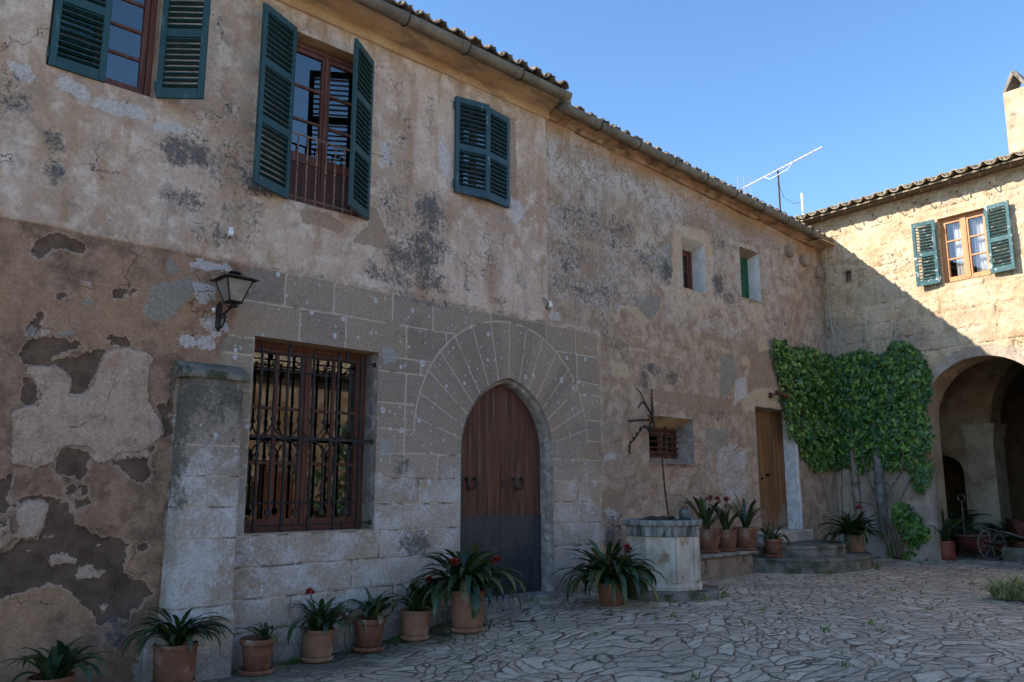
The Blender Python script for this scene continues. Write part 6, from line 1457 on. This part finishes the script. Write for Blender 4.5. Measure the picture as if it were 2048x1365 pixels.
scatter(b, 70, [1.0,.1,1.0,.35,1.3,.4,1.5,.2,1.4,.08], lambda u, o, v: ew(u, .14 + o, v), Vector((-EY, EX, 0)), .2, (.05, .09), 7); b.build('foliage', M['creeper'], cr, False, False, True)
b = MB(); vine(b, [ew(1.3, .3, .1), ew(1.4, .4, .5), ew(1.5, .45, .85)], .018, .008, 40); vine(b, [ew(1.3, .3, .1), ew(1.55, .42, .45), ew(1.75, .45, .65)], .014, .006, 41); b.build('stem', M['bark'], cr, True)

# shade plants in the passage
def frond(b, base, az, el, L, rr, n=16, wl=.30):
    p = Vector(base); e = el
    for i in range(n):
        t = (i + 1) / n; h = Vector((math.cos(az), math.sin(az), 0)); d = h * math.cos(e) + Vector((0, 0, 1)) * math.sin(e); p2 = p + d * (L / n)
        for s in (-1, 1):
            sd = Vector((-math.sin(az), math.cos(az), 0)) * s; w = wl * math.sin(math.pi * min(1, t * .85 + .12)); q = p2 + sd * w + d * w * .45 - Vector((0, 0, w * .25))
            b.add([p, p2, q], [(0, 1, 2)], 0, rr.random())
        p = p2; e -= 1.5 / n
def fern(label, x, y, z, L, nf, seed, name='shade_plant', pot=True):
    rr = random.Random(seed); o = thing(name, label, 'plant', (x, y, z), 'leafy plants in the shade of the arch'); b = MB(); h = .28 if pot else .0
    if pot: c = MB(); c.lathe([(q, zz) for q, zz in pot_profile('plain', .16, .30)] + [(0, .26)], 20); c.build('pot', M['terra'], o, True, True)
    for i in range(nf): frond(b, (rr.uniform(-.05, .05), rr.uniform(-.05, .05), h), rr.uniform(0, 6.28), R(rr.uniform(35, 85)), L * rr.uniform(.7, 1.1), rr, 16, L * .22)
    b.build('foliage', M['shade'], o, False, True, True)
fern('tall dark palm behind the red pot at the left side of the arch', 17.6, -1.35, .085, 1.25, 18, 1)
fern('low dark fern between the red pot and the cart', 17.25, -1.62, .085, .55, 26, 2)
fern('leafy plant behind the cart at the foot of the inner pier', 18.3, -2.35, .095, .62, 26, 3)
fern('spreading fern between the inner pier and the tipped barrow', 18.0, -2.75, .09, .7, 26, 5)
fern('bushy fern at the left jamb inside the arch', 17.9, -1.75, .09, .75, 26, 6)
fern('dark leafy plant growing behind the tipped barrow', 18.6, -3.3, .095, .8, 24, 4)
b = MB(); T = Matrix.Translation((15.5, -3.05, .082)) @ Matrix.Rotation(.6, 4, 'Z')
b.add([T @ Vector(p) for p in ((-.09, 0, .01), (-.03, .03, .03), (.05, .022, .018), (.10, 0, .006), (.04, -.03, .012), (-.04, -.028, .02), (0, 0, .006))], [(k, (k + 1) % 6, 6) for k in range(6)]); o = b.build('fallen_leaf', M['bark']); tag(o, 'dry brown leaf lying on the paving in front of the arch', 'leaf')

# bare tree across the courtyard, mirrored in the barred window
tr = thing('bare_tree', 'leafless tree against the opposite house, seen mirrored in the barred window', 'tree', (13.1, -14.6, -.05))
b = MB(); rr = random.Random(12)
def branch(p, d, L, r, lv):
    q = p; pts = [p]
    for i in range(4): d = (d + Vector((rr.gauss(0, .16), rr.gauss(0, .16), rr.gauss(.02, .12)))).normalized(); q = q + d * L / 4; pts.append(q)
    b.tube(pts, [r * (1 - .13 * k) for k in range(5)], 6, cap=False)
    if lv > 0:
        for k in range(3): branch(pts[rr.choice((2, 3, 4))], (d + Vector((rr.gauss(0, .7), rr.gauss(0, .7), rr.gauss(.1, .4)))).normalized(), L * rr.uniform(.6, .8), r * .55, lv - 1)
branch(Vector((13.1, -14.6, -.1)), Vector((.1, .05, 1)), 1.5, .17, 4); b.build('trunk', M['bark'], tr, True)

oc = thing('added_climber', 'dark climber on the opposite house, seen only mirrored in the barred window', 'climber', (14, -16.9, 0))  # leaves added to darken and mottle the window reflection
b = MB()
for q, (poly, n_) in enumerate((([9.5,-.1,9.4,2.2,10.4,3.3,11.2,2.4,12.2,2.8,12.4,-.1], 260), ([14.2,-.1,14.1,1.6,15,2.6,15.6,4.0,16.2,4.2,16.6,2.2,17.6,1.2,18,-.1], 300))):
    scatter(b, n_, poly, lambda u, o, v: Vector((u, -16.9 + o, v)), Vector((0, 1, 0)), .3, (.14, .3), 60 + q)
b.build('foliage', M['shade'], oc, False, False, True)
